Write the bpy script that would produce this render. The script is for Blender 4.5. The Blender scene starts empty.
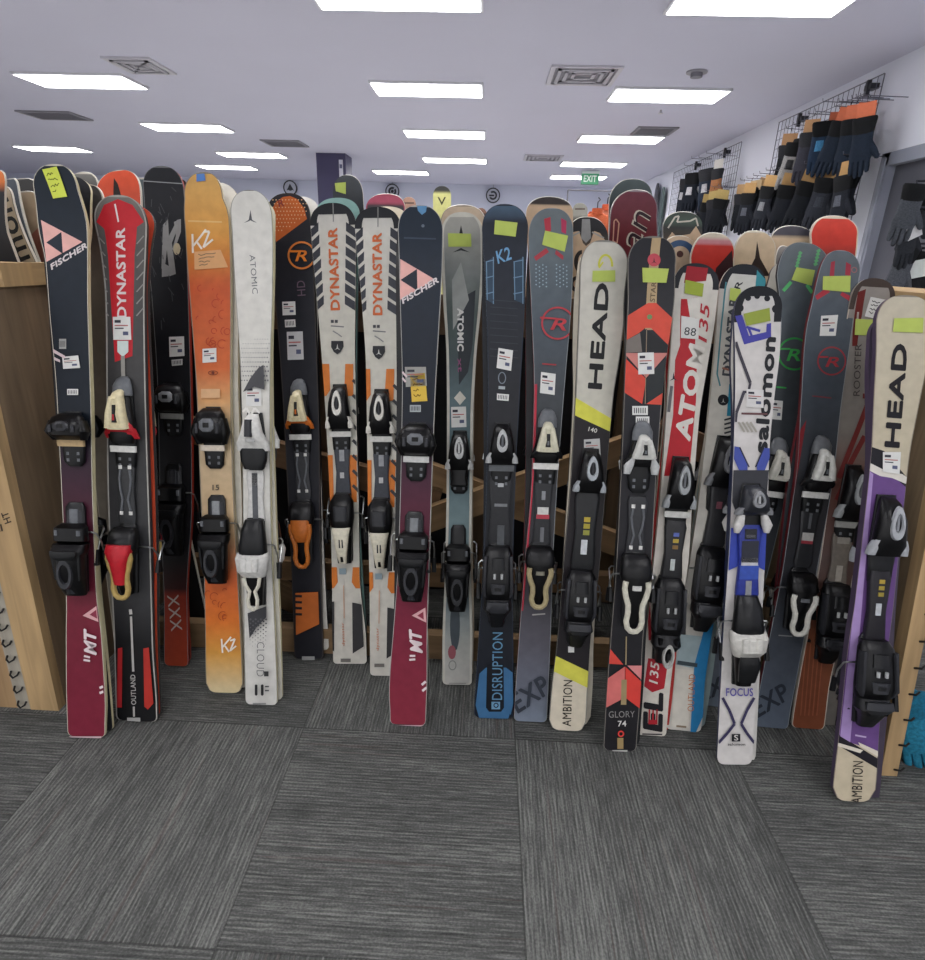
import bpy, math, random
from math import sin, cos, tan, atan, atan2, radians, sqrt, pi, floor
from mathutils import Vector, Matrix
from mathutils.geometry import tessellate_polygon
random.seed(7)
SC = bpy.context.scene
COL = SC.collection
# ------------------------------------------------------------------ camera
F = 600.; CX, CY = 462.5, 480.; CH = 1.293
ROLL = .0286
_vx, _vy = 28.5, -223.
_ux = _vx*cos(ROLL)+_vy*sin(ROLL); _uy = -_vx*sin(ROLL)+_vy*cos(ROLL)
PITCH = atan(-_uy/F)
def _rot(v): return Vector((v[0]*cos(ROLL)+v[1]*sin(ROLL), -v[0]*sin(ROLL)+v[1]*cos(ROLL), v[2]))
_Z = Vector((0, cos(PITCH), sin(PITCH))); _Y = Vector((_ux/F, -_uy/F, -1)).normalized(); _X = _Y.cross(_Z)
CXA, CYA, CZA = _rot(_X), _rot(_Y), _rot(_Z)
CAM = Vector((0, 0, CH))
def ray(px, py):
    d = Vector(((px-CX)/F, -(py-CY)/F, -1.))
    return Vector((d.dot(CXA), d.dot(CYA), d.dot(CZA)))
def onz(px, py, z):
    d = ray(px, py); return CAM + d*((z-CH)/d.z)
def ony(px, py, y):
    d = ray(px, py); return CAM + d*(y/d.y)
def onx(px, py, x):
    d = ray(px, py); return CAM + d*(x/d.x)
def proj(P):
    q = Vector(P)-CAM; c = [CXA[i]*q.x+CYA[i]*q.y+CZA[i]*q.z for i in range(3)]
    return (CX+F*c[0]/-c[2], CY-F*c[1]/-c[2])
cd = bpy.data.cameras.new('camera'); cam = bpy.data.objects.new('camera', cd); COL.objects.link(cam)
cd.sensor_fit = 'HORIZONTAL'; cd.sensor_width = 36; cd.lens = 36*F/925; cd.clip_start = .05
cam.matrix_world = Matrix(((CXA[0], CXA[1], CXA[2], 0), (CYA[0], CYA[1], CYA[2], 0), (CZA[0], CZA[1], CZA[2], CH), (0, 0, 0, 1)))
SC.camera = cam
# ------------------------------------------------------------------ colour + materials
def lin(c):
    if isinstance(c, str) and len(c) == 3: c = ''.join(x*2 for x in c)
    if isinstance(c, str): c = tuple(int(c[i:i+2], 16) for i in (0, 2, 4))
    return tuple(((x/255.)/12.92 if x/255. <= .04045 else ((x/255.+.055)/1.055)**2.4) for x in c[:3]) + (1.,)
def newmat(name):
    m = bpy.data.materials.new(name); m.use_nodes = True; nt = m.node_tree
    return m, nt, nt.nodes['Principled BSDF']
def nd(nt, typ, **kw):
    n = nt.nodes.new(typ)
    for k, v in kw.items():
        if k.startswith('i_'): n.inputs[int(k[2:])].default_value = v
        else: setattr(n, k, v)
    return n
def mixc(nt, fac, a, b, typ='MIX'):
    n = nt.nodes.new('ShaderNodeMix'); n.data_type = 'RGBA'; n.blend_type = typ
    for s, v in ((n.inputs[0], fac), (n.inputs[6], a), (n.inputs[7], b)):
        if hasattr(v, 'default_value') or hasattr(v, 'links'): nt.links.new(v, s)
        else: s.default_value = v
    return n.outputs[2]
def colmat(name, rough, metal=0., scale=60., amt=.12, coat=0., bump=0., spec=.5):
    """pigment from the mesh's own colour layer, broken up by procedural scuffs"""
    m, nt, b = newmat(name)
    at = nd(nt, 'ShaderNodeVertexColor', layer_name='Col')
    tc = nd(nt, 'ShaderNodeTexCoord')
    no = nd(nt, 'ShaderNodeTexNoise'); no.inputs['Scale'].default_value = scale; no.inputs['Detail'].default_value = 4
    nt.links.new(tc.outputs['Object'], no.inputs['Vector'])
    mr = nd(nt, 'ShaderNodeMapRange'); mr.inputs[1].default_value = .3; mr.inputs[2].default_value = .7
    mr.inputs[3].default_value = 1-amt; mr.inputs[4].default_value = 1+amt*.5
    nt.links.new(no.outputs[0], mr.inputs[0])
    nt.links.new(mixc(nt, 1., at.outputs[0], mr.outputs[0], 'MULTIPLY'), b.inputs['Base Color'])
    mr2 = nd(nt, 'ShaderNodeMapRange'); mr2.inputs[3].default_value = max(.02, rough-.1); mr2.inputs[4].default_value = min(1, rough+.12)
    nt.links.new(no.outputs[0], mr2.inputs[0]); nt.links.new(mr2.outputs[0], b.inputs['Roughness'])
    b.inputs['Metallic'].default_value = metal; b.inputs['Coat Weight'].default_value = coat
    b.inputs['Specular IOR Level'].default_value = spec
    if bump:
        bp = nd(nt, 'ShaderNodeBump'); bp.inputs['Strength'].default_value = bump; bp.inputs['Distance'].default_value = .004
        nt.links.new(no.outputs[0], bp.inputs['Height']); nt.links.new(bp.outputs[0], b.inputs['Normal'])
    return m
M = {}
M['sheet'] = colmat('ski_topsheet', .34, scale=35, amt=.10, spec=.2)
M['plastic'] = colmat('binding_plastic', .33, scale=90, amt=.15, bump=.12, spec=.3)
M['metal'] = colmat('steel', .3, metal=1., scale=80, amt=.1)
M['paper'] = colmat('paper', .75, scale=40, amt=.06, spec=.2)
M['fabric'] = colmat('glove_fabric', .85, scale=120, amt=.35, bump=.4, spec=.25)
M['paint'] = colmat('satin_paint', .5, scale=8, amt=.04)
def woodmat():
    m, nt, b = newmat('pine_lumber')
    at = nd(nt, 'ShaderNodeVertexColor', layer_name='Col'); uv = nd(nt, 'ShaderNodeUVMap', uv_map='UV')
    mp = nd(nt, 'ShaderNodeMapping'); mp.inputs['Scale'].default_value = (3., 45., 1.)
    nt.links.new(uv.outputs[0], mp.inputs[0])
    no = nd(nt, 'ShaderNodeTexNoise'); no.inputs['Scale'].default_value = 1.; no.inputs['Detail'].default_value = 5; no.inputs['Distortion'].default_value = .6
    nt.links.new(mp.outputs[0], no.inputs['Vector'])
    mp2 = nd(nt, 'ShaderNodeMapping'); mp2.inputs['Scale'].default_value = (1.1, 6., 1.); nt.links.new(uv.outputs[0], mp2.inputs[0])
    no2 = nd(nt, 'ShaderNodeTexNoise'); no2.inputs['Scale'].default_value = 2.; nt.links.new(mp2.outputs[0], no2.inputs['Vector'])
    ad = nd(nt, 'ShaderNodeMath', operation='ADD'); nt.links.new(no.outputs[0], ad.inputs[0]); nt.links.new(no2.outputs[0], ad.inputs[1])
    mr = nd(nt, 'ShaderNodeMapRange'); mr.inputs[1].default_value = .7; mr.inputs[2].default_value = 1.3; mr.inputs[3].default_value = .68; mr.inputs[4].default_value = 1.15
    nt.links.new(ad.outputs[0], mr.inputs[0])
    nt.links.new(mixc(nt, 1., at.outputs[0], mr.outputs[0], 'MULTIPLY'), b.inputs['Base Color'])
    b.inputs['Roughness'].default_value = .62; b.inputs['Specular IOR Level'].default_value = .3
    return m
M['wood'] = woodmat()
def flat(name, c, rough, scale=3., amt=.05, bump=0.):
    m, nt, b = newmat(name); c = lin(c)
    ge = nd(nt, 'ShaderNodeNewGeometry')
    no = nd(nt, 'ShaderNodeTexNoise'); no.inputs['Scale'].default_value = scale; no.inputs['Detail'].default_value = 4
    nt.links.new(ge.outputs['Position'], no.inputs['Vector'])
    lo = tuple(x*(1-amt) for x in c[:3])+(1,); hi = tuple(x*(1+amt) for x in c[:3])+(1,)
    nt.links.new(mixc(nt, no.outputs[0], lo, hi), b.inputs['Base Color'])
    b.inputs['Roughness'].default_value = rough
    if bump:
        bp = nd(nt, 'ShaderNodeBump'); bp.inputs['Strength'].default_value = bump; bp.inputs['Distance'].default_value = .003
        n2 = nd(nt, 'ShaderNodeTexNoise'); n2.inputs['Scale'].default_value = 150; nt.links.new(ge.outputs['Position'], n2.inputs['Vector'])
        nt.links.new(n2.outputs[0], bp.inputs['Height']); nt.links.new(bp.outputs[0], b.inputs['Normal'])
    return m
def carpetmat():
    m, nt, b = newmat('carpet_tiles')
    ge = nd(nt, 'ShaderNodeNewGeometry'); sp = nd(nt, 'ShaderNodeSeparateXYZ'); nt.links.new(ge.outputs['Position'], sp.inputs[0])
    def mth(op, a, c=None, d=None):
        n = nd(nt, 'ShaderNodeMath', operation=op)
        for i, v in enumerate((a, c, d)):
            if v is None: continue
            if isinstance(v, (int, float)): n.inputs[i].default_value = v
            else: nt.links.new(v, n.inputs[i])
        return n.outputs[0]
    X, Y = sp.outputs[0], sp.outputs[1]
    tx = mth('DIVIDE', mth('ADD', X, .487+61.2), .612); ty = mth('DIVIDE', mth('ADD', Y, 59.5-.764), .595)
    fx, fy = mth('FLOOR', tx), mth('FLOOR', ty)
    par = mth('MODULO', mth('ADD', mth('ADD', fx, fy), 1.), 2.)           # 0 / 1
    rnd = nd(nt, 'ShaderNodeTexWhiteNoise', noise_dimensions='2D')
    cb = nd(nt, 'ShaderNodeCombineXYZ'); nt.links.new(fx, cb.inputs[0]); nt.links.new(fy, cb.inputs[1]); nt.links.new(cb.outputs[0], rnd.inputs['Vector'])
    # a = across the stripes, l = along them
    def sel(p, q): return mth('ADD', mth('MULTIPLY', p, mth('SUBTRACT', 1., par)), mth('MULTIPLY', q, par))
    a, l = sel(X, Y), sel(Y, X)
    off = mth('MULTIPLY', rnd.outputs[0], 37.)
    def nz(sa, sl, det=2.):
        c = nd(nt, 'ShaderNodeCombineXYZ'); nt.links.new(mth('MULTIPLY', mth('ADD', a, off), sa), c.inputs[0]); nt.links.new(mth('MULTIPLY', l, sl), c.inputs[1])
        n = nd(nt, 'ShaderNodeTexNoise'); n.inputs['Scale'].default_value = 1.; n.inputs['Detail'].default_value = det
        nt.links.new(c.outputs[0], n.inputs['Vector']); return n.outputs[0]
    fine = nz(260., 16., 1.); mid = nz(80., 2.2); broad = nz(9., .9); fleck = nz(260., 170., 1.)
    wav = mth('SINE', mth('MULTIPLY', a, 2*pi/.0098))
    v = mth('ADD', mth('MULTIPLY', mth('SUBTRACT', fine, .5), .85), mth('MULTIPLY', mth('SUBTRACT', mid, .5), .55))
    v = mth('ADD', v, mth('MULTIPLY', mth('SUBTRACT', broad, .5), .6))
    v = mth('ADD', v, mth('MULTIPLY', mth('SUBTRACT', fleck, .5), .55))
    v = mth('ADD', v, mth('MULTIPLY', wav, .10))
    v = mth('ADD', v, mth('MULTIPLY', mth('SUBTRACT', rnd.outputs[0], .5), .12))
    v = mth('ADD', v, .5)
    cr = nd(nt, 'ShaderNodeValToRGB'); nt.links.new(v, cr.inputs[0])
    e = cr.color_ramp.elements; e[0].position = .05; e[0].color = lin((54, 55, 54)); e[1].position = .95; e[1].color = lin((130, 131, 127))
    k = e.new(.5); k.color = lin((86, 87, 85))
    # seams
    ex = mth('ABSOLUTE', mth('SUBTRACT', mth('FRACT', tx), .5)); ey = mth('ABSOLUTE', mth('SUBTRACT', mth('FRACT', ty), .5))
    seam = mth('GREATER_THAN', mth('MAXIMUM', ex, ey), .4965)
    # faint warm threads
    warm = mth('GREATER_THAN', nz(75., 1.6), .66)
    c1 = mixc(nt, mth('MULTIPLY', warm, .10), cr.outputs[0], lin((120, 84, 78)))
    nt.links.new(mixc(nt, mth('MULTIPLY', seam, .45), c1, lin((38, 38, 38))), b.inputs['Base Color'])
    b.inputs['Roughness'].default_value = .95; b.inputs['Specular IOR Level'].default_value = .1
    bp = nd(nt, 'ShaderNodeBump'); bp.inputs['Strength'].default_value = .6; bp.inputs['Distance'].default_value = .004
    nt.links.new(v, bp.inputs['Height']); nt.links.new(bp.outputs[0], b.inputs['Normal'])
    return m
def glow(name, c, s):
    m, nt, b = newmat(name)
    b.inputs['Base Color'].default_value = (.9, .9, .9, 1); b.inputs['Emission Color'].default_value = lin(c); b.inputs['Emission Strength'].default_value = s
    return m
# ------------------------------------------------------------------ mesh builder
class MB:
    def __init__(s): s.v = []; s.f = []; s.c = []; s.m = []; s.sm = []; s.uv = []
    def face(s, pts, col, mi=0, smooth=False, uv=None):
        i = len(s.v); s.v += [tuple(p) for p in pts]; n = len(pts)
        s.f.append(tuple(range(i, i+n))); s.c.append([lin(col)]*n if isinstance(col, str) or len(col) == 3 else [col]*n); s.m.append(mi); s.sm.append(smooth)
        s.uv.append(uv or [(0, 0)]*n)
    def grid(s, verts, faces, cols, mi=0, smooth=True):
        i = len(s.v); s.v += [tuple(p) for p in verts]
        for f, c in zip(faces, cols):
            s.f.append(tuple(i+k for k in f)); s.c.append(c if isinstance(c, list) else [c]*len(f)); s.m.append(mi); s.sm.append(smooth); s.uv.append([(0, 0)]*len(f))
    def hull(s, st, col, mi=0, n=14, mat=None, cap=True):
        """st: (v, uc, hw, z0, z1, exponent) stations along the second axis"""
        col = lin(col); vs = []; fs = []
        for (v, uc, hw, z0, z1, e) in st:
            for k in range(n):
                a = 2*pi*(k+.5)/n; ca, sa = cos(a), sin(a)
                p = Vector((uc+hw*math.copysign(abs(ca)**(2/e), ca), v, (z0+z1)/2+(z1-z0)/2*math.copysign(abs(sa)**(2/e), sa)))
                vs.append(mat @ p if mat else p)
        for r in range(len(st)-1):
            for k in range(n):
                k2 = (k+1) % n; fs.append((r*n+k, (r+1)*n+k, (r+1)*n+k2, r*n+k2))
        if cap:
            fs.append(tuple(range(n))); fs.append(tuple(reversed(range((len(st)-1)*n, len(st)*n))))
        s.grid(vs, fs, [col]*len(fs), mi)
    def box(s, x0, x1, y0, y1, z0, z1, col, mi=0, mat=None, long=0):
        P = [Vector((x, y, z)) for z in (z0, z1) for y in (y0, y1) for x in (x0, x1)]
        for f in ((0, 2, 3, 1), (4, 5, 7, 6), (0, 1, 5, 4), (2, 6, 7, 3), (0, 4, 6, 2), (1, 3, 7, 5)):
            q = [P[i] for i in f]
            o = [k for k in range(3) if k != long]
            # uv: along = long axis, across = the other spanning axis
            vary = [k for k in o if max(p[k] for p in q)-min(p[k] for p in q) > 1e-9]
            ac = vary[0] if vary else o[0]
            uv = [(p[long], p[ac]+.37*(x0+y0+z0)) for p in q]
            s.face([mat @ p for p in q] if mat else q, col, mi, uv=uv)
    def tube(s, pts, r, col, mi=0, n=7):
        pts = [Vector(p) for p in pts]; vs = []; fs = []; col = lin(col)
        for i, p in enumerate(pts):
            d = (pts[min(i+1, len(pts)-1)]-pts[max(i-1, 0)]).normalized()
            a = d.cross(Vector((0, 0, 1)) if abs(d.z) < .9 else Vector((1, 0, 0))).normalized(); b2 = d.cross(a)
            for k in range(n): vs.append(p+(a*cos(2*pi*k/n)+b2*sin(2*pi*k/n))*r)
        for i in range(len(pts)-1):
            for k in range(n): k2 = (k+1) % n; fs.append((i*n+k, i*n+k2, (i+1)*n+k2, (i+1)*n+k))
        fs.append(tuple(reversed(range(n)))); fs.append(tuple(range((len(pts)-1)*n, len(pts)*n)))
        s.grid(vs, fs, [col]*len(fs), mi)
    def build(s, name, mats, parent=None):
        me = bpy.data.meshes.new(name); me.from_pydata(s.v, [], s.f)
        ca = me.color_attributes.new('Col', 'FLOAT_COLOR', 'CORNER'); uvl = me.uv_layers.new(name='UV')
        flat_c = [x for f in s.c for c in f for x in c]; ca.data.foreach_set('color', flat_c)
        uvl.data.foreach_set('uv', [x for f in s.uv for u in f for x in u])
        me.polygons.foreach_set('material_index', s.m); me.polygons.foreach_set('use_smooth', s.sm)
        for m in (mats if isinstance(mats, (list, tuple)) else [mats]): me.materials.append(M[m] if isinstance(m, str) else m)
        if any(s.sm): me.set_sharp_from_angle(angle=radians(42))
        me.update()
        o = bpy.data.objects.new(name, me); COL.objects.link(o)
        if parent: o.parent = parent
        return o
def empty(name, label, cat, mw=None, group=None):
    o = bpy.data.objects.new(name, None); o.empty_display_size = .05; COL.objects.link(o)
    if mw is not None: o.matrix_world = mw
    return tag(o, label, cat, group)
def tag(o, label, cat, group=None):
    o['label'] = label; o['category'] = cat
    if group: o['group'] = group
    return o
def struct(o): o['kind'] = 'structure'; return o
def copy_tree(o, parent=None, skip=()):
    c = o.copy(); COL.objects.link(c)
    if parent: c.parent = parent
    for ch in list(o.children):
        if ch.name.split('.')[0] not in skip: copy_tree(ch, c, skip)
    return c
# text glyphs as triangles, normalised to the box 0..1 x 0..1
_tc = {}
def glyphs(s, bold=.0, shear=0.):
    k = (s, bold, shear)
    if k not in _tc:
        cu = bpy.data.curves.new('t', 'FONT'); cu.body = s; cu.offset = bold; cu.shear = shear; cu.resolution_u = 3; cu.space_character = 1.05
        o = bpy.data.objects.new('t', cu); COL.objects.link(o)
        dg = bpy.context.evaluated_depsgraph_get(); me = o.evaluated_get(dg).to_mesh(); me.calc_loop_triangles()
        vs = [v.co.copy() for v in me.vertices]; tr = [tuple(t.vertices) for t in me.loop_triangles]
        x0 = min(v.x for v in vs); x1 = max(v.x for v in vs); y0 = min(v.y for v in vs); y1 = max(v.y for v in vs)
        _tc[k] = ([((v.x-x0)/(x1-x0), (v.y-y0)/(y1-y0)) for v in vs], tr)
        o.evaluated_get(dg).to_mesh_clear(); COL.objects.unlink(o); bpy.data.objects.remove(o); bpy.data.curves.remove(cu)
    return _tc[k]
def clip_half(poly, f):
    out = []
    for i in range(len(poly)):
        a, b = poly[i-1], poly[i]; fa, fb = f(a), f(b)
        if fa >= 0 and fb >= 0: out.append(b)
        elif fa >= 0 or fb >= 0:
            t = fa/(fa-fb); c = (a[0]+(b[0]-a[0])*t, a[1]+(b[1]-a[1])*t)
            out.append(c)
            if fb >= 0: out.append(b)
    return out
def pchip(pts):
    pts = sorted(pts); n = len(pts); x = [p[0] for p in pts]; y = [p[1] for p in pts]
    d = [(y[i+1]-y[i])/(x[i+1]-x[i]) for i in range(n-1)]
    m = [d[0]] + [0 if d[i-1]*d[i] <= 0 else 2*d[i-1]*d[i]/(d[i-1]+d[i]) for i in range(1, n-1)] + [d[-1]]
    def f(t):
        if t <= x[0]: return y[0]+m[0]*(t-x[0])*0
        if t >= x[-1]: return y[-1]+m[-1]*(t-x[-1])*0
        for i in range(n-1):
            if t <= x[i+1]: break
        h = x[i+1]-x[i]; s = (t-x[i])/h
        return (y[i]*(1+2*s)*(1-s)**2 + m[i]*h*s*(1-s)**2 + y[i+1]*s*s*(3-2*s) + m[i+1]*h*s*s*(s-1))
    return f
# ------------------------------------------------------------------ skis
NOTE = 'b7c766'
class Ski:
    """front surface is the local plane z = 0; u right, v up the ski, z towards the viewer"""
    def __init__(s, label, tip, tail, rows, ramp, side='20201f', base='25252a', lean=14., rise=.03, group=None, at=None, th=.012,
                 round_=2.3, corner=.014, rim=None, name='ski', cat='ski'):
        s.tip, s.tail = tip, tail; s.rise = rise; s.th = th
        if at is None:
            B = onz(tail[0], tail[1], 0.); T = tan(radians(lean)); d = ray(*tip)
            t = (B.y+T*CH)/(d.y-T*d.z); P = CAM+d*t; B.z = .005
        else:                                                     # (tip depth, tail depth, sideways shift of the tail)
            P = ony(tip[0], tip[1], at[0]); B = Vector((P.x+at[2], at[1], .006))
        if tail is None: s.tail = tail = proj(B)
        V = (P-B).normalized(); U = (Vector((1, 0, 0))-V*V.x).normalized(); N = U.cross(V)
        s.B, s.U, s.V, s.N = B, U, V, N
        s.mw = Matrix(((U.x, V.x, N.x, B.x), (U.y, V.y, N.y, B.y), (U.z, V.z, N.z, B.z), (0, 0, 0, 1)))
        q = CAM-B; s.o = Vector((q.dot(U), q.dot(V), q.dot(N)))
        s.Lt = 99.; s.Lt = s.loc(tip[0], tip[1], rise).y
        lp, rp = [], []
        for (y, xl, xr) in rows:
            a = s.loc(xl, y); b = s.loc(xr, y); lp.append((a.y, a.x)); rp.append((b.y, b.x))
        s.fl, s.fr = pchip(lp), pchip(rp)
        s.v0 = max(max(p[0] for p in lp), max(p[0] for p in rp)); s.v0 = min(s.v0, s.Lt-.02)
        s.ut = s.loc(tip[0], tip[1], 0).x; s.n = round_; s.corner = corner
        s.mb = MB(); s.layer = 0; s.rampv = sorted((s.loc(*s.axis(y)).y, lin(c)) for y, c in ramp)
        s.body(lin(side), lin(base))
        s.root = empty(name, label, cat, s.mw, group)
        if rim: s.rim(*rim)
    def axis(s, y):
        t = (y-s.tip[1])/(s.tail[1]-s.tip[1]); return (s.tip[0]+(s.tail[0]-s.tip[0])*t, y)
    def zc(s, v):
        k = (v-(s.Lt-.17))/.17; return s.rise*k*k if k > 0 else 0.
    def loc(s, px, py, dz=0.):
        r = ray(px, py); d = Vector((r.dot(s.U), r.dot(s.V), r.dot(s.N))); z = dz
        for _ in range(8):
            t = (z-s.o.z)/d.z; p = s.o+d*t; z = s.zc(p.y)+dz
        return p
    def edge(s, v, side, inset=0.):
        c0 = (s.fl(min(v, s.v0))+s.fr(min(v, s.v0)))/2; hw = (s.fr(min(v, s.v0))-s.fl(min(v, s.v0)))/2
        if v > s.v0:
            t = min(1., (v-s.v0)/(s.Lt-s.v0)); hw *= max(0., 1-t**s.n)**(1/s.n); c0 += (s.ut-c0)*t*t*.6
        if v < s.corner:
            r = s.corner; hw -= r-sqrt(max(0, r*r-(r-max(v, 0))**2))
        hw = max(hw-inset, 0.); return c0+(hw if side > 0 else -hw)
    def color(s, v):
        R = s.rampv
        if v <= R[0][0]: return R[0][1]
        for a, b in zip(R, R[1:]):
            if v <= b[0]:
                t = (v-a[0])/max(1e-6, b[0]-a[0]); return tuple(x+(y-x)*t for x, y in zip(a[1], b[1]))
        return R[-1][1]
    def stations(s):
        vs = [0, .0015, .004, .008, s.corner]; k = int((s.v0-s.corner)/.025)+1
        vs += [s.corner+(s.v0-s.corner)*i/k for i in range(1, k+1)]
        vs += [s.v0+(s.Lt-s.v0)*sin(pi/2*i/12) for i in range(1, 13)]
        return vs
    def thick(s, v):
        t = v/s.Lt; return s.th*(.6+.55*max(0, sin(pi*min(1, t)))**.7)
    def body(s, side, base):
        vs = s.stations(); nu = 8; P = []; fs = []; cs = []; n = len(vs); w = nu+1
        for v in vs:
            a, b = s.edge(v, -1), s.edge(v, 1)
            for k in range(w): P.append((a+(b-a)*k/nu, v, s.zc(v)))
        for v in vs:
            a, b = s.edge(v, -1), s.edge(v, 1)
            for k in range(w): P.append((a+(b-a)*k/nu, v, s.zc(v)-s.thick(v)))
        o = n*w; C = [s.color(v) for v in vs]
        for r in range(n-1):
            for k in range(nu):
                a, b, c, d = r*w+k, r*w+k+1, (r+1)*w+k+1, (r+1)*w+k
                fs.append((a, b, c, d)); cs.append([C[r], C[r], C[r+1], C[r+1]])
                fs.append((o+a, o+d, o+c, o+b)); cs.append(base)
            fs.append((r*w, (r+1)*w, o+(r+1)*w, o+r*w)); cs.append(side)
            fs.append((r*w+nu, o+r*w+nu, o+(r+1)*w+nu, (r+1)*w+nu)); cs.append(side)
        for k in range(nu): fs.append((k, o+k, o+k+1, k+1)); cs.append(side)
        s.mb.grid(P, fs, cs, 0, True)
    def rim(s, col, w, v_from=None, mb=None):
        col = lin(col); s.layer += 1; z = .0003+.0001*s.layer; vs = s.stations()
        for a, b in zip(vs, vs[1:]):
            if v_from is not None and b < v_from: continue
            for sd in (-1, 1):
                q = [(s.edge(a, sd), a), (s.edge(a, sd, w), a), (s.edge(b, sd, w), b), (s.edge(b, sd), b)]
                if b > s.Lt-w*1.2:
                    q = [(s.edge(a, sd), a), (s.ut*.6+s.edge(a, 0)*.4 if 0 else (s.edge(a, 1)+s.edge(a, -1))/2, a), ((s.edge(b, 1)+s.edge(b, -1))/2, b), (s.edge(b, sd), b)]
                if sd > 0: q.reverse()
                (mb or s.mb).grid([(u, v, s.zc(v)+z) for u, v in q], [(0, 1, 2, 3)], [col], 0, False)
    def tri(s, t, col, z, mb):
        v0 = min(p[1] for p in t); v1 = max(p[1] for p in t)
        if v1 < 0 or v0 > s.Lt: return
        v = max(v0, 0.)
        while v < min(v1, s.Lt)-1e-7:
            st = .01 if v >= s.Lt-.23 else .05
            e = (floor(v/st+1e-6)+1)*st; e = min(e, v1, s.Lt-.001)
            if e <= v: break
            q = clip_half(clip_half(list(t), lambda p: p[1]-v), lambda p: e-p[1])
            l0, l1, r0, r1 = s.edge(v, -1)+.0006, s.edge(e, -1)+.0006, s.edge(v, 1)-.0006, s.edge(e, 1)-.0006
            if len(q) > 2: q = clip_half(q, lambda p: p[0]-(l0+(l1-l0)*(p[1]-v)/(e-v)))
            if len(q) > 2: q = clip_half(q, lambda p: (r0+(r1-r0)*(p[1]-v)/(e-v))-p[0])
            if len(q) > 2:
                ar = sum(q[i-1][0]*q[i][1]-q[i][0]*q[i-1][1] for i in range(len(q)))
                if abs(ar) > 1e-9:
                    if ar < 0: q.reverse()
                    mb.grid([(u, w, s.zc(w)+z) for u, w in q], [tuple(range(len(q)))], [col], 0, False)
            v = e
    def poly(s, pts, col, mb=None, z=None):
        s.layer += 1; z = z or .0003+.0001*s.layer; L = [s.loc(*p) for p in pts]; L = [(p.x, p.y) for p in L]; col = lin(col)
        for t in tessellate_polygon([[Vector((p[0], p[1], 0)) for p in L]]): s.tri([L[i] for i in t], col, z, mb or s.mb)
        return s
    def rect(s, x0, y0, x1, y1, col, **k): return s.poly([(x0, y0), (x1, y0), (x1, y1), (x0, y1)], col, **k)
    def line(s, pts, w, col, **k):
        for a, b in zip(pts, pts[1:]):
            dx, dy = b[0]-a[0], b[1]-a[1]; L = sqrt(dx*dx+dy*dy) or 1; nx, ny = -dy/L*w/2, dx/L*w/2
            s.poly([(a[0]+nx, a[1]+ny), (b[0]+nx, b[1]+ny), (b[0]-nx, b[1]-ny), (a[0]-nx, a[1]-ny)], col, **k)
        return s
    def ring(s, cx, cy, r, w, col, a0=0, a1=360, ry=None, n=36, **k):
        ry = ry or r; P = [(cos(radians(a0+(a1-a0)*i/n)), sin(radians(a0+(a1-a0)*i/n))) for i in range(n+1)]
        s.layer += 1; z = k.get('z') or .0003+.0001*s.layer; c = lin(col)
        for a, b in zip(P, P[1:]):
            q = [s.loc(cx+r*a[0], cy+ry*a[1]), s.loc(cx+r*b[0], cy+ry*b[1]), s.loc(cx+(r-w)*b[0], cy+(ry-w)*b[1]), s.loc(cx+(r-w)*a[0], cy+(ry-w)*a[1])]
            q = [(p.x, p.y) for p in q]
            for t in ((q[0], q[1], q[2]), (q[0], q[2], q[3])): s.tri(t, c, z, k.get('mb') or s.mb)
        return s
    def disc(s, cx, cy, r, col, ry=None, n=16, **k):
        return s.poly([(cx+r*cos(2*pi*i/n), cy+(ry or r)*sin(2*pi*i/n)) for i in range(n)], col, **k)
    def text(s, t, a, b, h, col, bold=.02, shear=0., mb=None, z=None, heavy=0):
        vs, tr = glyphs(t, min(bold, .014), shear); s.layer += 1; z = (z or .0003+.0001*s.layer); c = lin(col)
        dx, dy = b[0]-a[0], b[1]-a[1]; L = sqrt(dx*dx+dy*dy); px, py = dy/L*h, -dx/L*h
        Q = [s.loc(a[0]+dx*x+px*y, a[1]+dy*x+py*y) for x, y in vs]; Q = [(p.x, p.y) for p in Q]
        for t3 in tr: s.tri([Q[i] for i in t3], c, z, mb or s.mb)
        if heavy:
            for ox, oy in ((heavy, 0), (-heavy, 0), (0, heavy), (0, -heavy)): s.text(t, (a[0]+ox, a[1]+oy), (b[0]+ox, b[1]+oy), h, col, bold, shear, mb)
        return s
    def A(s, x, y, h, col):                                       # a spired mountain mark
        s.poly([(x, y-h), (x+h*.13, y-h*.25), (x+h*.5, y), (x+h*.16, y-h*.12), (x, y-h*.2), (x-h*.16, y-h*.12), (x-h*.5, y), (x-h*.13, y-h*.25)], col); return s
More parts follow.
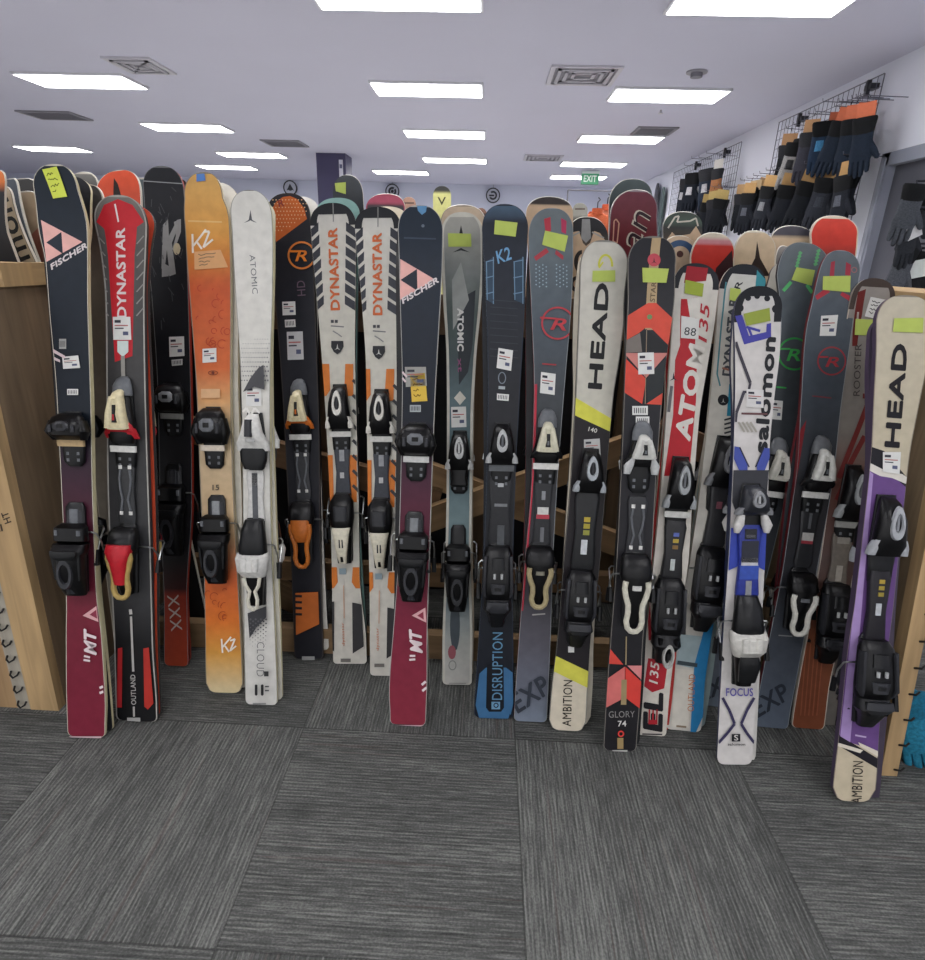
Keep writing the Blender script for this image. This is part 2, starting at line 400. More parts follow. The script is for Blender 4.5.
    def sticker(s, pts, col='dcdcd8', name='price_sticker', marks=1, mc='3c3c44', label=None):
        if len(pts) == 2: (x0, y0), (x1, y1) = pts; pts = [(x0, y0), (x1, y0), (x1, y1), (x0, y1)]
        mb = MB(); s.poly(pts, col, mb=mb, z=.0032)
        a, b, c, d = [Vector(p) for p in pts]
        def at(x, y): return tuple((a*(1-x)+b*x)*(1-y)+(d*(1-x)+c*x)*y)
        if marks == 1:
            for (x0, x1, y, w, cc) in ((.1, .45, .2, .12, mc), (.1, .85, .38, .05, 'b06a64'), (.1, .6, .5, .05, mc), (.55, .85, .72, .16, '5a5f78')):
                s.poly([at(x0, y-w/2), at(x1, y-w/2), at(x1, y+w/2), at(x0, y+w/2)], cc, mb=mb, z=.0036)
        elif marks == 2:                                          # handwriting
            for k in range(4):
                y = .2+.19*k
                P = [at(.15+.09*i, y+random.uniform(-.05, .05)) for i in range(random.randint(4, 8))]
                s.line(P, .8, '55601f' if mc == '3c3c44' else mc, mb=mb, z=.0036)
        elif marks == 3:                                          # barcode
            for k in range(6): s.poly([at(.1+.14*k, .2), at(.1+.14*k+.06, .2), at(.1+.14*k+.06, .8), at(.1+.14*k, .8)], mc, mb=mb, z=.0036)
        o = mb.build(name, 'paper', s.root)
        if label: o['label'] = label
        return s
    def tape(s, pts, col=NOTE): return s.sticker(pts, col, 'green_tape', 0)
    def done(s):
        s.board = s.mb.build('ski_board', 'sheet', s.root); return s
    def vy(s, y, dz=.0): return s.loc(*s.axis(y), dz).y
    def ux(s, y):
        p = s.loc(*s.axis(y)); return (s.edge(p.y, -1)+s.edge(p.y, 1))/2
# ------------------------------------------------------------------ bindings
K0, K1, K2, K3 = '0c0c0e', '151618', '303135', '66696d'
SIL, WHT, CRM = 'b4b6b6', 'dad9d4', 'd8cda8'
def toe(s, y0, y1, kind, c=WHT, c2=K3, afd=WHT, body=K0, w=1.):
    vt, va = s.vy(y0, .03), s.vy(y1, .018); L = vt-va; u = s.ux(y1); mb = MB()
    mb.hull([(va-.062, u, .016*w, 0, .009, 4), (va-.05, u, .027*w, 0, .012, 4), (va+.2*L, u, .032*w, 0, .014, 4), (vt+.004, u, .022*w, 0, .008, 4)], K1)
    for sx in (-1, 1):
        for dv in (-.028, -.045): mb.hull([(va+dv-.004, u+sx*.014*w, .004, .01, .0135, 2), (va+dv+.004, u+sx*.014*w, .004, .01, .0135, 2)], K3, n=8)
    if kind == 1:
        mb.hull([(va+.12*L, u, .034*w, .01, .03, 4), (va+.28*L, u, .044*w, .01, .05, 3), (va+.6*L, u, .047*w, .008, .056, 2.6), (va+.85*L, u, .041*w, .006, .044, 2.4), (vt, u, .026*w, .004, .022, 2.2)], body, n=18)
        for sx in (-1, 1):
            mb.hull([(va+.1*L, u+sx*.037*w, .007, .012, .03, 2.4), (va+.4*L, u+sx*.044*w, .012, .008, .047, 2.4), (va+.75*L, u+sx*.036*w, .01, .008, .042, 2.4)], body)
            mb.hull([(va+.38*L, u+sx*.03*w, .005, .05, .057, 2), (va+.62*L, u+sx*.03*w, .005, .05, .057, 2)], K2, n=10)
        mb.hull([(va+.42*L, u, .012*w, .05, .0565, 2.2), (va+.5*L, u, .022*w, .05, .0585, 2.2), (va+.66*L, u, .022*w, .048, .0585, 2.2), (va+.74*L, u, .012*w, .045, .055, 2.2)], c2)
        mb.hull([(va+.52*L, u, .009*w, .055, .0602, 2.2), (va+.64*L, u, .009*w, .055, .0602, 2.2)], body)
    elif kind == 2:
        mb.hull([(va+.1*L, u, .036*w, .008, .03, 4), (va+.28*L, u, .037*w, .008, .05, 3), (va+.65*L, u, .031*w, .006, .057, 2.6), (va+.9*L, u, .024*w, .004, .036, 2.3), (vt, u, .016*w, .002, .014, 2.2)], body, n=18)
        for sx in (-1, 1):
            mb.hull([(va+.12*L, u+sx*.037*w, .009, .012, .036, 3), (va+.24*L, u+sx*.034*w, .010, .014, .042, 3), (va+.36*L, u+sx*.03*w, .005, .02, .046, 2.6)], c)
        cx = va+.63*L; N = 20; ro, ri = .0150*w, .0085*w; ly = .26*L
        P = []; fs = []
        for k in range(N):
            a = 2*pi*k/N; egg = 1-.25*sin(a)
            for rr, zz in ((ro, .052), (ro*.95, .0605), (ri, .0615), (ri*.9, .056)): P.append((u+rr*egg*cos(a), cx+(rr/ro)*ly*sin(a), zz))
        for k in range(N):
            k2 = (k+1) % N
            for j in range(3): fs.append((k*4+j, k2*4+j, k2*4+j+1, k*4+j+1))
        mb.grid(P, fs, [lin(c)]*len(fs)); mb.hull([(cx-.12*L, u, .004, .05, .059, 2.4), (cx+.12*L, u, .004, .05, .059, 2.4)], c2, n=8)
    elif kind == 3:
        mb.hull([(va+.1*L, u, .03*w, .006, .03, 4), (va+.3*L, u, .04*w, .006, .04, 3), (va+.7*L, u, .028*w, .004, .036, 3), (vt, u, .016*w, .002, .014, 2.2)], body)
        mb.hull([(va+.18*L, u, .046*w, .008, .024, 3), (va+.27*L, u, .045*w, .01, .038, 3), (va+.42*L, u, .034*w, .012, .047, 3), (va+.5*L, u, .024*w, .016, .044, 3)], c2)
        mb.hull([(va+.36*L, u, .026*w, .028, .053, 3), (va+.6*L, u, .022*w, .03, .058, 3), (va+.86*L, u, .014*w, .026, .052, 3)], c, n=16)
        for sx in (-1, 1):
            mb.hull([(va+.36*L, u+sx*.021*w, .0105, .03, .056, 3), (va+.62*L, u+sx*.0155*w, .0095, .034, .061, 3), (va+.9*L, u+sx*.009*w, .008, .03, .055, 3)], c)
        mb.hull([(va+.86*L, u, .017*w, .026, .057, 2.6), (va+.97*L, u, .013*w, .02, .046, 2.4), (vt+.004, u, .008*w, .012, .028, 2.2)], c)
        mb.hull([(va+.34*L, u, .026*w, .028, .055, 3), (va+.42*L, u, .023*w, .03, .058, 3)], c)
        mb.hull([(va+.46*L, u, .0085*w, .03, .0595, 3), (va+.76*L, u, .005*w, .03, .060, 3)], K1)
        mb.hull([(va+.5*L, u, .0045*w, .04, .0612, 3), (va+.6*L, u, .0035*w, .04, .0612, 3)], c2 if c2 != K1 else K3, n=8)
        mb.hull([(vt-.012, u, .027*w, .002, .026, 2.4), (vt+.012, u, .026*w, .002, .028, 2.2), (vt+.032, u, .018*w, .0, .018, 2.2), (vt+.04, u, .008*w, 0, .006, 2.2)], K3)
    elif kind == 4:
        mb.hull([(va+.05*L, u, .046*w, .01, .03, 3), (va+.2*L, u, .045*w, .01, .04, 3), (va+.5*L, u, .03*w, .01, .055, 2.8), (va+.8*L, u, .022*w, .008, .052, 2.6), (vt, u, .014*w, .004, .026, 2.2)], c, n=18)
        mb.hull([(va+.38*L, u-.002, .011*w, .046, .061, 3), (va+.85*L, u-.002, .010*w, .04, .059, 3)], K2)
        mb.hull([(va+.24*L, u, .014*w, .036, .052, 3), (va+.34*L, u, .013*w, .04, .058, 3)], c2)
        for sx in (-1, 1): mb.hull([(va-.02*L, u+sx*.036*w, .011, .008, .026, 3), (va+.22*L, u+sx*.037*w, .009, .012, .036, 3)], c)
        mb.hull([(va-.055, u, .028*w, .006, .03, 3), (va-.03, u, .037*w, .006, .034, 3), (va+.06*L, u, .04*w, .008, .03, 3)], K1)
    o = mb.build('toe_binding', 'plastic', s.root)
    if afd:
        m2 = MB(); m2.hull([(va-.009, u, .036*w, .012, .021, 6), (va+.008, u, .036*w, .012, .024, 6)], afd); m2.build('boot_pad', 'plastic', o)
    return o
def heel(s, y0, y1, kind, c=WHT, c2=K3, body=K0, w=1., arms=True, track=True):
    v0, v1 = s.vy(y0, .025), s.vy(y1, .035); H = v0-v1; u = s.ux((y0+y1)/2); mb = MB(); f = lambda t: v0-t*H
    mb.hull([(f(1)+.004, u, .024*w, 0, .012, 4), (f(.5), u, .028*w, 0, .016, 4), (f(0), u, .026*w, 0, .014, 4), (f(0)+.012, u, .018*w, 0, .008, 4)], K1)
    lev = MB()
    if kind == 1:
        if track:
            mb.hull([(f(.02), u, .012*w, .01, .018, 4), (f(.3), u, .012*w, .01, .020, 4)], c2)
            mb.hull([(f(.04), u, .02*w, .006, .0165, 4), (f(.32), u, .024*w, .006, .018, 4)], K2)
        mb.hull([(f(.18), u, .03*w, .01, .03, 4), (f(.22), u, .042*w, .012, .046, 4), (f(.36), u, .043*w, .012, .048, 4), (f(.4), u, .036*w, .012, .035, 4)], body)
        mb.hull([(f(.4), u, .045*w, .012, .05, 4), (f(.47), u, .046*w, .012, .066, 3), (f(.55), u, .037*w, .01, .066, 3), (f(.85), u, .034*w, .01, .06, 3), (f(1), u, .028*w, .008, .036, 3)], body, n=18)
        N = 18; P = []; fs = []; cx = f(.72)
        for k in range(N):
            a = 2*pi*k/N
            for rr, zz in ((1., .058), (.92, .0665), (.62, .0665), (.55, .06)): P.append((u+.022*w*rr*cos(a), cx+.18*H*rr*sin(a), zz))
        for k in range(N):
            k2 = (k+1) % N
            for j in range(3): fs.append((k*4+j, k2*4+j, k2*4+j+1, k*4+j+1))
        lev.grid(P, fs, [lin(K2)]*len(fs))
        for sx in (-1, 1):
            mb.hull([(f(.5), u+sx*.036*w, .006, .03, .06, 3), (f(.8), u+sx*.031*w, .005, .025, .054, 3)], K1, n=8)
            mb.hull([(f(.24), u+sx*.03*w, .005, .04, .0495, 2), (f(.3), u+sx*.03*w, .005, .04, .0495, 2)], K3, n=8)
        mb.hull([(f(.9), u, .012*w, .03, .052, 3), (f(.97), u, .012*w, .028, .045, 3)], K2, n=8)
        lev.hull([(f(.46), u, .036*w, .06, .069, 3), (f(.52), u, .034*w, .06, .0715, 3), (f(.56), u, .026*w, .058, .068, 3)], K1)
    elif kind == 2:
        mb.hull([(f(0), u, .024*w, .01, .03, 3), (f(.1), u, .037*w, .01, .05, 3), (f(.32), u, .039*w, .01, .062, 2.6), (f(.48), u, .034*w, .01, .06, 2.6), (f(.6), u, .026*w, .01, .04, 2.6)], body, n=18)
        mb.hull([(f(.16), u, .022*w, .05, .066, 2.4), (f(.36), u, .02*w, .055, .068, 2.4)], K2)
        mb.hull([(f(.55), u, .028*w, .006, .04, 3), (f(1), u, .022*w, .006, .03, 3)], K0)
        lev.hull([(f(.46), u, .030*w, .044, .062, 3.5), (f(.55), u, .026*w, .046, .068, 3), (f(.88), u, .015*w, .042, .06, 3), (f(.98), u, .012*w, .034, .05, 2.4)], c)
        lev.hull([(f(.87), u, .006, .05, .0625, 2), (f(.95), u, .006, .04, .057, 2)], K0, n=10)
        for dx in (-.004, .005): lev.hull([(f(.62), u+dx, .0025, .06, .0665, 4), (f(.74), u+dx, .0025, .058, .0645, 4)], c2, n=8)
    elif kind == 3:
        mb.hull([(f(0), u, .03*w, .01, .034, 4), (f(.06), u, .038*w, .01, .046, 4), (f(.26), u, .042*w, .01, .06, 3), (f(.36), u, .036*w, .01, .055, 3)], body)
        mb.hull([(f(.3), u, .034*w, .008, .058, 3), (f(.5), u, .028*w, .008, .056, 3), (f(.78), u, .02*w, .006, .046, 3), (f(.98), u, .016*w, .006, .03, 3)], K0)
        mb.hull([(f(.38), u, .012*w, .05, .0615, 4), (f(.44), u, .012*w, .05, .0615, 4)], c2)
        for sx in (-1, 1):
            P = [(.029, .33), (.031, .42), (.026, .54), (.019, .64), (.018, .74), (.021, .86), (.017, .95), (.008, .995), (0, 1.)]
            lev.tube([(u+sx*a*w, f(t), .058-.012*t) for a, t in P], .0075*w, c, n=8)
    elif kind == 4:
        mb.hull([(f(0), u, .026*w, .01, .03, 3), (f(.12), u, .034*w, .01, .05, 3), (f(.34), u, .04*w, .01, .058, 3), (f(.42), u, .04*w, .01, .05, 3)], K1)
        mb.hull([(f(.36), u, .046*w, .016, .05, 2.6), (f(.42), u, .048*w, .014, .07, 2.6), (f(.55), u, .043*w, .014, .07, 2.6), (f(.63), u, .034*w, .014, .05, 2.6)], c, n=18)
        for sx in (-1, 1): mb.hull([(f(.4), u+sx*.018*w, .01, .06, .074, 2.2), (f(.54), u+sx*.016*w, .01, .06, .074, 2.2)], c)
        mb.hull([(f(.6), u, .03*w, .008, .05, 3), (f(.97), u, .02*w, .006, .032, 3)], K0)
        if c2:
            for sx in (-1, 1):
                lev.tube([(u+sx*a*w, f(t), .056-.012*t) for a, t in ((.023, .63), (.019, .72), (.008, .79), (.014, .88), (.012, .97), (0, 1.))], .0055*w, c2, n=8)
        else:
            lev.hull([(f(.62), u, .024*w, .045, .06, 3), (f(.7), u, .028*w, .045, .064, 3), (f(.9), u, .022*w, .03, .05, 3)], K1)
    elif kind == 5:                                               # rounded black heel with an oval ring lever
        mb.hull([(f(0), u, .03*w, .01, .034, 4), (f(.08), u, .04*w, .012, .05, 3), (f(.5), u, .043*w, .012, .066, 3), (f(.62), u, .04*w, .012, .058, 3), (f(.7), u, .03*w, .01, .04, 3)], body, n=18)
        for sx in (-1, 1): mb.hull([(f(.3), u+sx*.01, .004, .06, .069, 2), (f(.36), u+sx*.01, .004, .06, .069, 2)], SIL, n=8)
        mb.hull([(f(.62), u, .036*w, .01, .055, 3), (f(.75), u, .04*w, .012, .068, 3), (f(.84), u, .026*w, .012, .055, 3), (f(1), u, .018*w, .006, .03, 3)], K1)
        for sx in (-1, 1):
            mb.hull([(f(.1), u+sx*.036*w, .006, .03, .055, 3), (f(.52), u+sx*.039*w, .006, .036, .066, 3), (f(.6), u+sx*.034*w, .004, .03, .056, 3)], K2, n=8)
            mb.hull([(f(.66), u+sx*.022*w, .007, .05, .0685, 3), (f(.8), u+sx*.02*w, .006, .045, .062, 3)], K0, n=8)
        mb.hull([(f(.12), u, .017*w, .04, .058, 4), (f(.26), u, .019*w, .045, .064, 4)], K1, n=10); mb.hull([(f(.42), u, .022*w, .05, .069, 3), (f(.54), u, .018*w, .05, .0705, 3)], K2, n=10)
        mb.hull([(f(.46), u, .01*w, .06, .0715, 4), (f(.5), u, .01*w, .06, .072, 4)], K0, n=8)
        if c2:
            N = 18; P = []; fs = []; cx = f(.86)
            for k in range(N):
                a = 2*pi*k/N
                for rr, zz in ((1., .058), (.92, .068), (.66, .068), (.55, .06)): P.append((u+.003+.0165*w*rr*cos(a), cx+.15*H*rr*sin(a), zz))
            for k in range(N):
                k2 = (k+1) % N
                for j in range(3): fs.append((k*4+j, k2*4+j, k2*4+j+1, k*4+j+1))
            lev.grid(P, fs, [lin(c2)]*len(fs)); lev.hull([(f(.9), u+.003, .007, .05, .066, 3), (f(.82), u+.003, .007, .05, .066, 3)], K0, n=8)
        else:
            lev.hull([(f(.64), u, .03*w, .06, .072, 3), (f(.72), u, .032*w, .06, .075, 3), (f(.78), u, .02*w, .055, .066, 3)], K2)
    o = mb.build('heel_binding', 'plastic', s.root)
    if lev.f: lev.build('release_lever', 'plastic', o)
    if arms:
        hw = (s.edge(f(.3), 1)-s.edge(f(.3), -1))/2; cu = (s.edge(f(.3), 1)+s.edge(f(.3), -1))/2
        for sx in (-1, 1):
            a = MB(); a.tube([(u+sx*.03, f(.28), .014), (cu+sx*(hw+.004), f(.28), .016), (cu+sx*(hw+.011), f(.3), .008), (cu+sx*(hw+.012), f(.42), -.012), (cu+sx*(hw+.011), f(.55), -.022)], .0024, 'c4c6c6', 1)
            a.hull([(f(.52), cu+sx*(hw+.011), .0055, -.029, -.017, 3), (f(.7), cu+sx*(hw+.011), .007, -.036, -.022, 3)], K1, n=10)
            a.build('brake_arm', ['plastic', 'metal'], o)
    return o
def rail(s, y0, y1, col, hw=.026, z=.012, rivets=0, marks=(), name='binding_plate'):
    va, vb = s.vy(y1), s.vy(y0); mb = MB(); mid = (y0+y1)/2; u = s.ux(mid); L = vb-va
    mb.hull([(va, u, hw*.85, 0, z*.8, 5), (va+.1*L, u, hw, 0, z, 5), (va+.5*L, u, hw*.8, 0, z, 5), (vb-.1*L, u, hw, 0, z, 5), (vb, u, hw*.85, 0, z*.8, 5)], col)
    for k in range(rivets):
        v = va+(.16 if k//2 == 0 else .84)*L; mb.hull([(v-.005, u+(k % 2*2-1)*hw*.5, .005, z-.002, z+.003, 2), (v+.005, u+(k % 2*2-1)*hw*.5, .005, z-.002, z+.003, 2)], WHT, n=10)
    if rivets:
        for sx in (-1, 1): mb.tube([(u+sx*hw*.5, va+.2*L, z+.001), (u+sx*hw*.28, va+.36*L, z+.002), (u+sx*hw*.5, va+.5*L, z+.002), (u+sx*hw*.62, va+.66*L, z+.001), (u+sx*hw*.5, va+.8*L, z+.001)], .003, K3)
    for (t0, t1, x0, x1, c) in marks: mb.box(u+x0*hw, u+x1*hw, va+(1-t1)*L, va+(1-t0)*L, z*.6, z+.0016, c)
    return mb.build(name, 'plastic', s.root)
PAIRGAP = .034
GF, GM, GB = 'skis standing along the front of the rack', 'rear skis of the back to back pairs', 'ski tips showing behind the front row'
SK = {}
def mate(s, label, dx=0., dv=0., col=None):
    r = copy_tree(s.root, None, ('price_sticker', 'green_tape', 'sticky_note', 'paper_tape', 'blue_tape', 'price_digits'))
    r.matrix_world = s.mw @ Matrix.Translation((dx, dv, -PAIRGAP)) @ Matrix.Rotation(pi, 4, 'Y'); tag(r, label, 'ski', GM); return r
# ------------------------------------------------------------------ the front row, left to right
NAVY = '202834'
def triangles(s, a, b, c, i0, i1, i2, t0, t1):
    s.poly([a, b, c], 'e6b0a8'); s.poly([i0, i1, i2], NAVY); s.text('FISCHER', t0, t1, 5.5, 'd8d0d0', .012, .25, heavy=.25)
# A navy to burgundy
s = Ski('navy to burgundy ski with pink triangles standing at the far left end', (57, 164), (87, 738),
        [(190, 34, 78), (225, 38, 87), (265, 46, 88), (300, 48.5, 88), (400, 57, 91), (500, 62, 93), (590, 66, 96.5), (640, 66, 102), (700, 66.5, 105.5), (730, 67.5, 105)],
        [(164, '1d2631'), (430, '1a2029'), (480, '3a2230'), (570, '5a1e2d'), (610, '702434'), (738, '7c283a')], side='c9c09a', base='2a2a2c', group=GF, rim=('c8c2b2', .0018))
triangles(s, (41, 220), (82.5, 242), (46.5, 262), (46.5, 242.5), (61.5, 232), (63, 254), (52, 270), (88, 247.5))
s.sticker([(43, 170), (57.5, 167), (68, 197), (54, 199)], 'd3dd5c', 'sticky_note', 2, label='yellow green sticky note with handwriting')
s.poly([(54, 349), (66, 356), (66, 359), (54, 352.5)], 'd9c6c8').poly([(55, 357), (61, 360), (61, 362.5), (55, 360)], 'd9c6c8')
s.sticker([(63, 357), (79, 355.5), (81, 368), (64, 369)]); s.sticker([(60, 339), (67, 339), (67, 349), (60, 349)], 'a8a8a4', marks=3); s.sticker([(68, 389), (79, 389), (79, 395), (68, 395)], marks=3)
s.poly([(84, 615), (99, 604.5), (101.5, 622)], 'd9a6a8').poly([(91, 614), (97.5, 609), (98.5, 618)], '8a3448')
s.text('MT', (97.5, 654), (97, 628), 11.5, 'e3d3d4', .012, .35, heavy=.5).line([(85, 659), (91.5, 660)], 2, 'e3d3d4').line([(85.5, 655), (91.5, 656.5)], 2, 'e3d3d4')
s.line([(101, 687), (104.5, 685.5)], 2.4, 'e8dcdc').line([(101, 692), (105, 690.5)], 2.4, 'e8dcdc').line([(69, 736), (103, 736)], 1.8, 'd0b6b8')
toe(s, 413, 443, 1, c2=K2, afd='b49a72'); heel(s, 508, 596, 1, c2=K3); SK['A'] = s.done()
# B red
s = Ski('red centred ski with white upright lettering and a grey mesh tip', (120, 195), (135, 722),
        [(225, 95, 147), (255, 101, 146), (300, 105.5, 144.5), (400, 106.5, 146), (500, 108, 149), (560, 110, 151), (640, 114, 153), (700, 115.5, 157)],
        [(195, '77736e'), (240, '585654'), (330, '474646'), (460, '3a3a3b'), (600, '38383a'), (640, '1c1c1e'), (722, '1a1a1c')], side='39393b', base='b5482f', group=GF, rim=('a5a29b', .004))
s.poly([(104, 205), (118, 199), (132.5, 205), (144, 222), (137, 227), (134.5, 255), (132.5, 356), (115, 362), (112, 317), (108, 255), (104.5, 229), (96.5, 222)], 'c02a33')
s.line([(115, 204), (118.5, 222)], 1.6, 'e3dad8').text('DYNASTAR', (126.5, 318), (125, 228), 9, 'e2d5d4', .012, heavy=.25)
for k in range(7): s.line([(98+k*.8, 236+k*12), (105+k*.7, 244+k*12)], 1.2, '8c8a86').line([(144, 236+k*12), (137, 244+k*12)], 1.2, '8c8a86')
s.sticker([(113.5, 317), (131, 317), (132, 340), (114, 340)]); s.poly([(118, 341), (129, 341), (129, 352), (123.5, 357), (118, 352)], 'd2dcd8').line([(123.5, 356), (124, 380)], 4, '97948e')
s.poly([(118.5, 648), (123, 647), (122.6, 707), (117.5, 707)], 'a52a2c').poly([(144, 648), (149.5, 647), (154, 703), (148.5, 709), (145, 706)], 'b0352d')
s.line([(131, 609), (131.6, 614)], 3, 'c2c0bc').line([(131.7, 616), (134, 671)], 2.2, 'b6b4b0').text('OUTLAND', (137, 704), (136, 674), 5, 'c2c0bc', .01).line([(134.5, 706), (134.8, 716)], 2, 'b6b4b0').rect(128, 717, 141, 722, 'a9a8a5')
toe(s, 391, 449, 3, c=CRM, c2='b8242e'); rail(s, 456, 523, '333436', rivets=4); heel(s, 528, 597, 3, c='b49a5c', c2='c02630', body=K0)
rl = MB(); v1, v2, u = s.vy(545, .05), s.vy(592, .05), s.ux(560)
rl.hull([(v1, u, .034, .035, .066, 3), (v1-.02, u, .036, .036, .073, 3), (v1-.05, u, .024, .036, .07, 3), (v2+.02, u, .016, .032, .06, 3)], 'b8212c'); rl.build('heel_cover', 'plastic', s.root)['label'] = 'red heel cover'
SK['B'] = s.done()
# C black, red tail
s = Ski('black ski with grey brushed graphic above a red tail, left of the orange ski', (163, 166), (175, 667),
        [(190, 143.5, 184), (215, 145, 186), (250, 147, 187), (300, 152, 188.5), (400, 158, 191), (500, 160, 192), (600, 164, 187), (650, 164, 188)],
        [(166, '25262b'), (330, '1f2024'), (560, '1d1b1d'), (572, '2a1a1a'), (590, '3a1a1a'), (591, '8a3122'), (667, '9c3f28')], side='a8382a', base='22201f', group=GF, rim=('7a7b7c', .0018))
s.line([(143, 181), (186, 184)], 1., '9a9c9e')
for P in ([(163, 225), (168, 219), (169, 236), (177, 220), (181, 219), (172, 243), (176, 274), (170, 276), (167, 250), (164, 276), (161.5, 268)], [(174, 222), (181, 219), (181, 232), (176, 246), (181, 248), (178, 254), (172, 251), (176, 236)], [(162, 262), (172, 268), (171, 276), (162, 277)]): s.poly(P, '9b9b99')
s.disc(177, 249, 3.5, 'c5b99a', ry=6); s.sticker([(169.5, 337), (184.5, 336.5), (185, 356), (170, 357)]); s.sticker([(172, 360), (183, 359), (183, 365), (172.5, 366)], 'c6c6c2', marks=3)
for k in range(26):
    x, y = random.uniform(150, 184), random.uniform(186, 330); s.line([(x, y), (x+random.uniform(-3, 6), y+random.uniform(3, 10))], .7, '4a4b50')
s.text('XXX', (168, 595), (172, 631), 11, 'b9aba2', .0)
toe(s, 383, 416, 1, c2='8a8c8e', afd='8c8c88'); heel(s, 468, 556, 1, c2=K2); SK['C'] = s.done()
# D orange
s = Ski('amber to orange ski with white script and a strip of beige tape', (206, 172), (225, 694),
        [(198, 184.5, 223), (215, 184, 229), (245, 186, 230.5), (300, 190, 231), (400, 197, 231), (480, 200, 233), (560, 203.5, 237), (620, 205, 240), (670, 205.5, 242.5)],
        [(172, 'd6a964'), (232, 'd89c4c'), (262, 'cc7c3c'), (285, 'c55a33'), (368, 'cd6838'), (402, 'd6a26c'), (425, 'cbb593'), (530, 'c6a983'), (578, 'cc6032'), (622, 'd7742f'), (655, 'd39a48'), (694, 'd6c79f')],
        side='cfc3a4', base='d9d4c8', group=GF, rim=('8f8678', .0025), corner=.03)
s.line([(188, 221), (222, 222)], 1.6, 'e0b878')
for P in ([(192.5, 234), (193, 253)], [(193.4, 246), (206, 229.5)], [(197, 242), (202, 249)], [(203.5, 232), (209.5, 231.5), (203.5, 247.5), (213, 239.5)]): s.line(P, 2., 'eae2d4')
s.sticker([(194.7, 252), (221, 250), (228.6, 267.5), (195, 270)], 'dba877', 'paper_tape', 2, '7a6a58', label='beige paper tape with handwriting')
for k in range(16):
    cx, cy = random.uniform(199, 228), random.uniform(282, 345); s.ring(cx, cy, random.uniform(2, 5), .7, 'b04028', random.randint(0, 180), random.randint(220, 400), n=14)
for k in range(10):
    cx, cy = random.uniform(208, 236), random.uniform(585, 625); s.ring(cx, cy, random.uniform(2, 5), .7, 'a84a26', random.randint(0, 180), random.randint(220, 400), n=14)
s.sticker([(197, 174.5), (205, 174), (206, 181), (197, 182)], '5f88c8', 'blue_tape', 0)
s.sticker([(203, 349), (216.8, 348), (217, 362), (203, 363)]).ring(214, 373, 5, .8, '8a4a30', ry=2.4).disc(214, 373, 1.6, '7a3a28').rect(202, 389, 221, 398, 'dcb084')
s.text('15', (213.5, 490), (220, 490), 5.5, '4a443c')
for P in ([(222.5, 638), (223.5, 652)], [(223, 647), (232, 636)], [(226, 645), (230, 651)], [(231, 640), (236, 638), (231, 650), (237, 645)]): s.line(P, 1.6, 'efe7d8')
toe(s, 408, 448, 1, c2=K3, afd='d9cdbd'); heel(s, 500, 584, 1, c2='8b8e90'); SK['D'] = s.done()
# E white
s = Ski('white ski with grey downward lettering and 11 on its tail', (250, 190), (262, 706),
        [(216, 231, 272), (250, 233, 273), (300, 236, 272.5), (360, 240, 270.5), (420, 242, 270), (500, 243, 270.5), (560, 243.5, 272), (630, 244, 275), (685, 245, 277)],
        [(190, 'd9d7d0'), (400, 'd4d2ca'), (706, 'd0cec8')], side='d6cfa8', base='d2cebf', group=GF, rim=('8f8d86', .0016))
s.A(250.5, 223, 13, '55565a').text('ATOMIC', (249.5, 255), (252.5, 294), 5.6, '6d6f72', .0)
for r in range(12):
    for c in range(11):
        x, y = 242+c*2.6+(r % 2)*1.3, 330+r*4.6; q = (r/12.)*(.5+.5*c/10.)
        if y < 386 and q > .12: s.disc(x, y, .3+.85*q, '6f6f72', n=6)
s.poly([(244.5, 392), (252, 378), (260, 368), (265, 365), (266, 390), (256, 387)], '4d4d50')
s.poly([(249, 612), (267.5, 605), (267.5, 616), (258, 626), (251, 637)], '3f3f42')
for r in range(7):
    for c in range(7): s.disc(252+c*2.6, 618+r*4+(c % 2)*2, max(.2, 1.1-r*.13), '5a5a5c', n=6)
s.text('CLOUD', (259, 640), (258.5, 674), 7.5, '6a6a6a', -.01).rect(266, 669, 270.5, 674, '3c3c3c').text('11', (257.5, 692.5), (265, 692.5), 10, '2c2c2e', .014, heavy=.6)
s.line([(267, 684), (271, 684)], 1.4, '555').line([(267, 688), (271, 688)], 1.4, '555').line([(255, 701), (268, 701)], 1.6, '8a8a88')
s.sticker([(246, 385.5), (261.5, 385), (262, 406), (246.5, 406)]).line([(245, 412), (249, 408), (253, 416), (257, 408), (262, 413)], 2.2, 'e4e2dc')
toe(s, 414, 450, 4, c='d8d7d2', c2='c9c9c6', afd=None); rail(s, 470, 524, 'c9c8c4', marks=((.05, .95, -.3, .3, '55575b'), (.08, .28, -.25, .25, 'd6d6d2'))); heel(s, 520, 609, 4, c='d2d1cc', c2='d6d2c2'); SK['E'] = s.done()
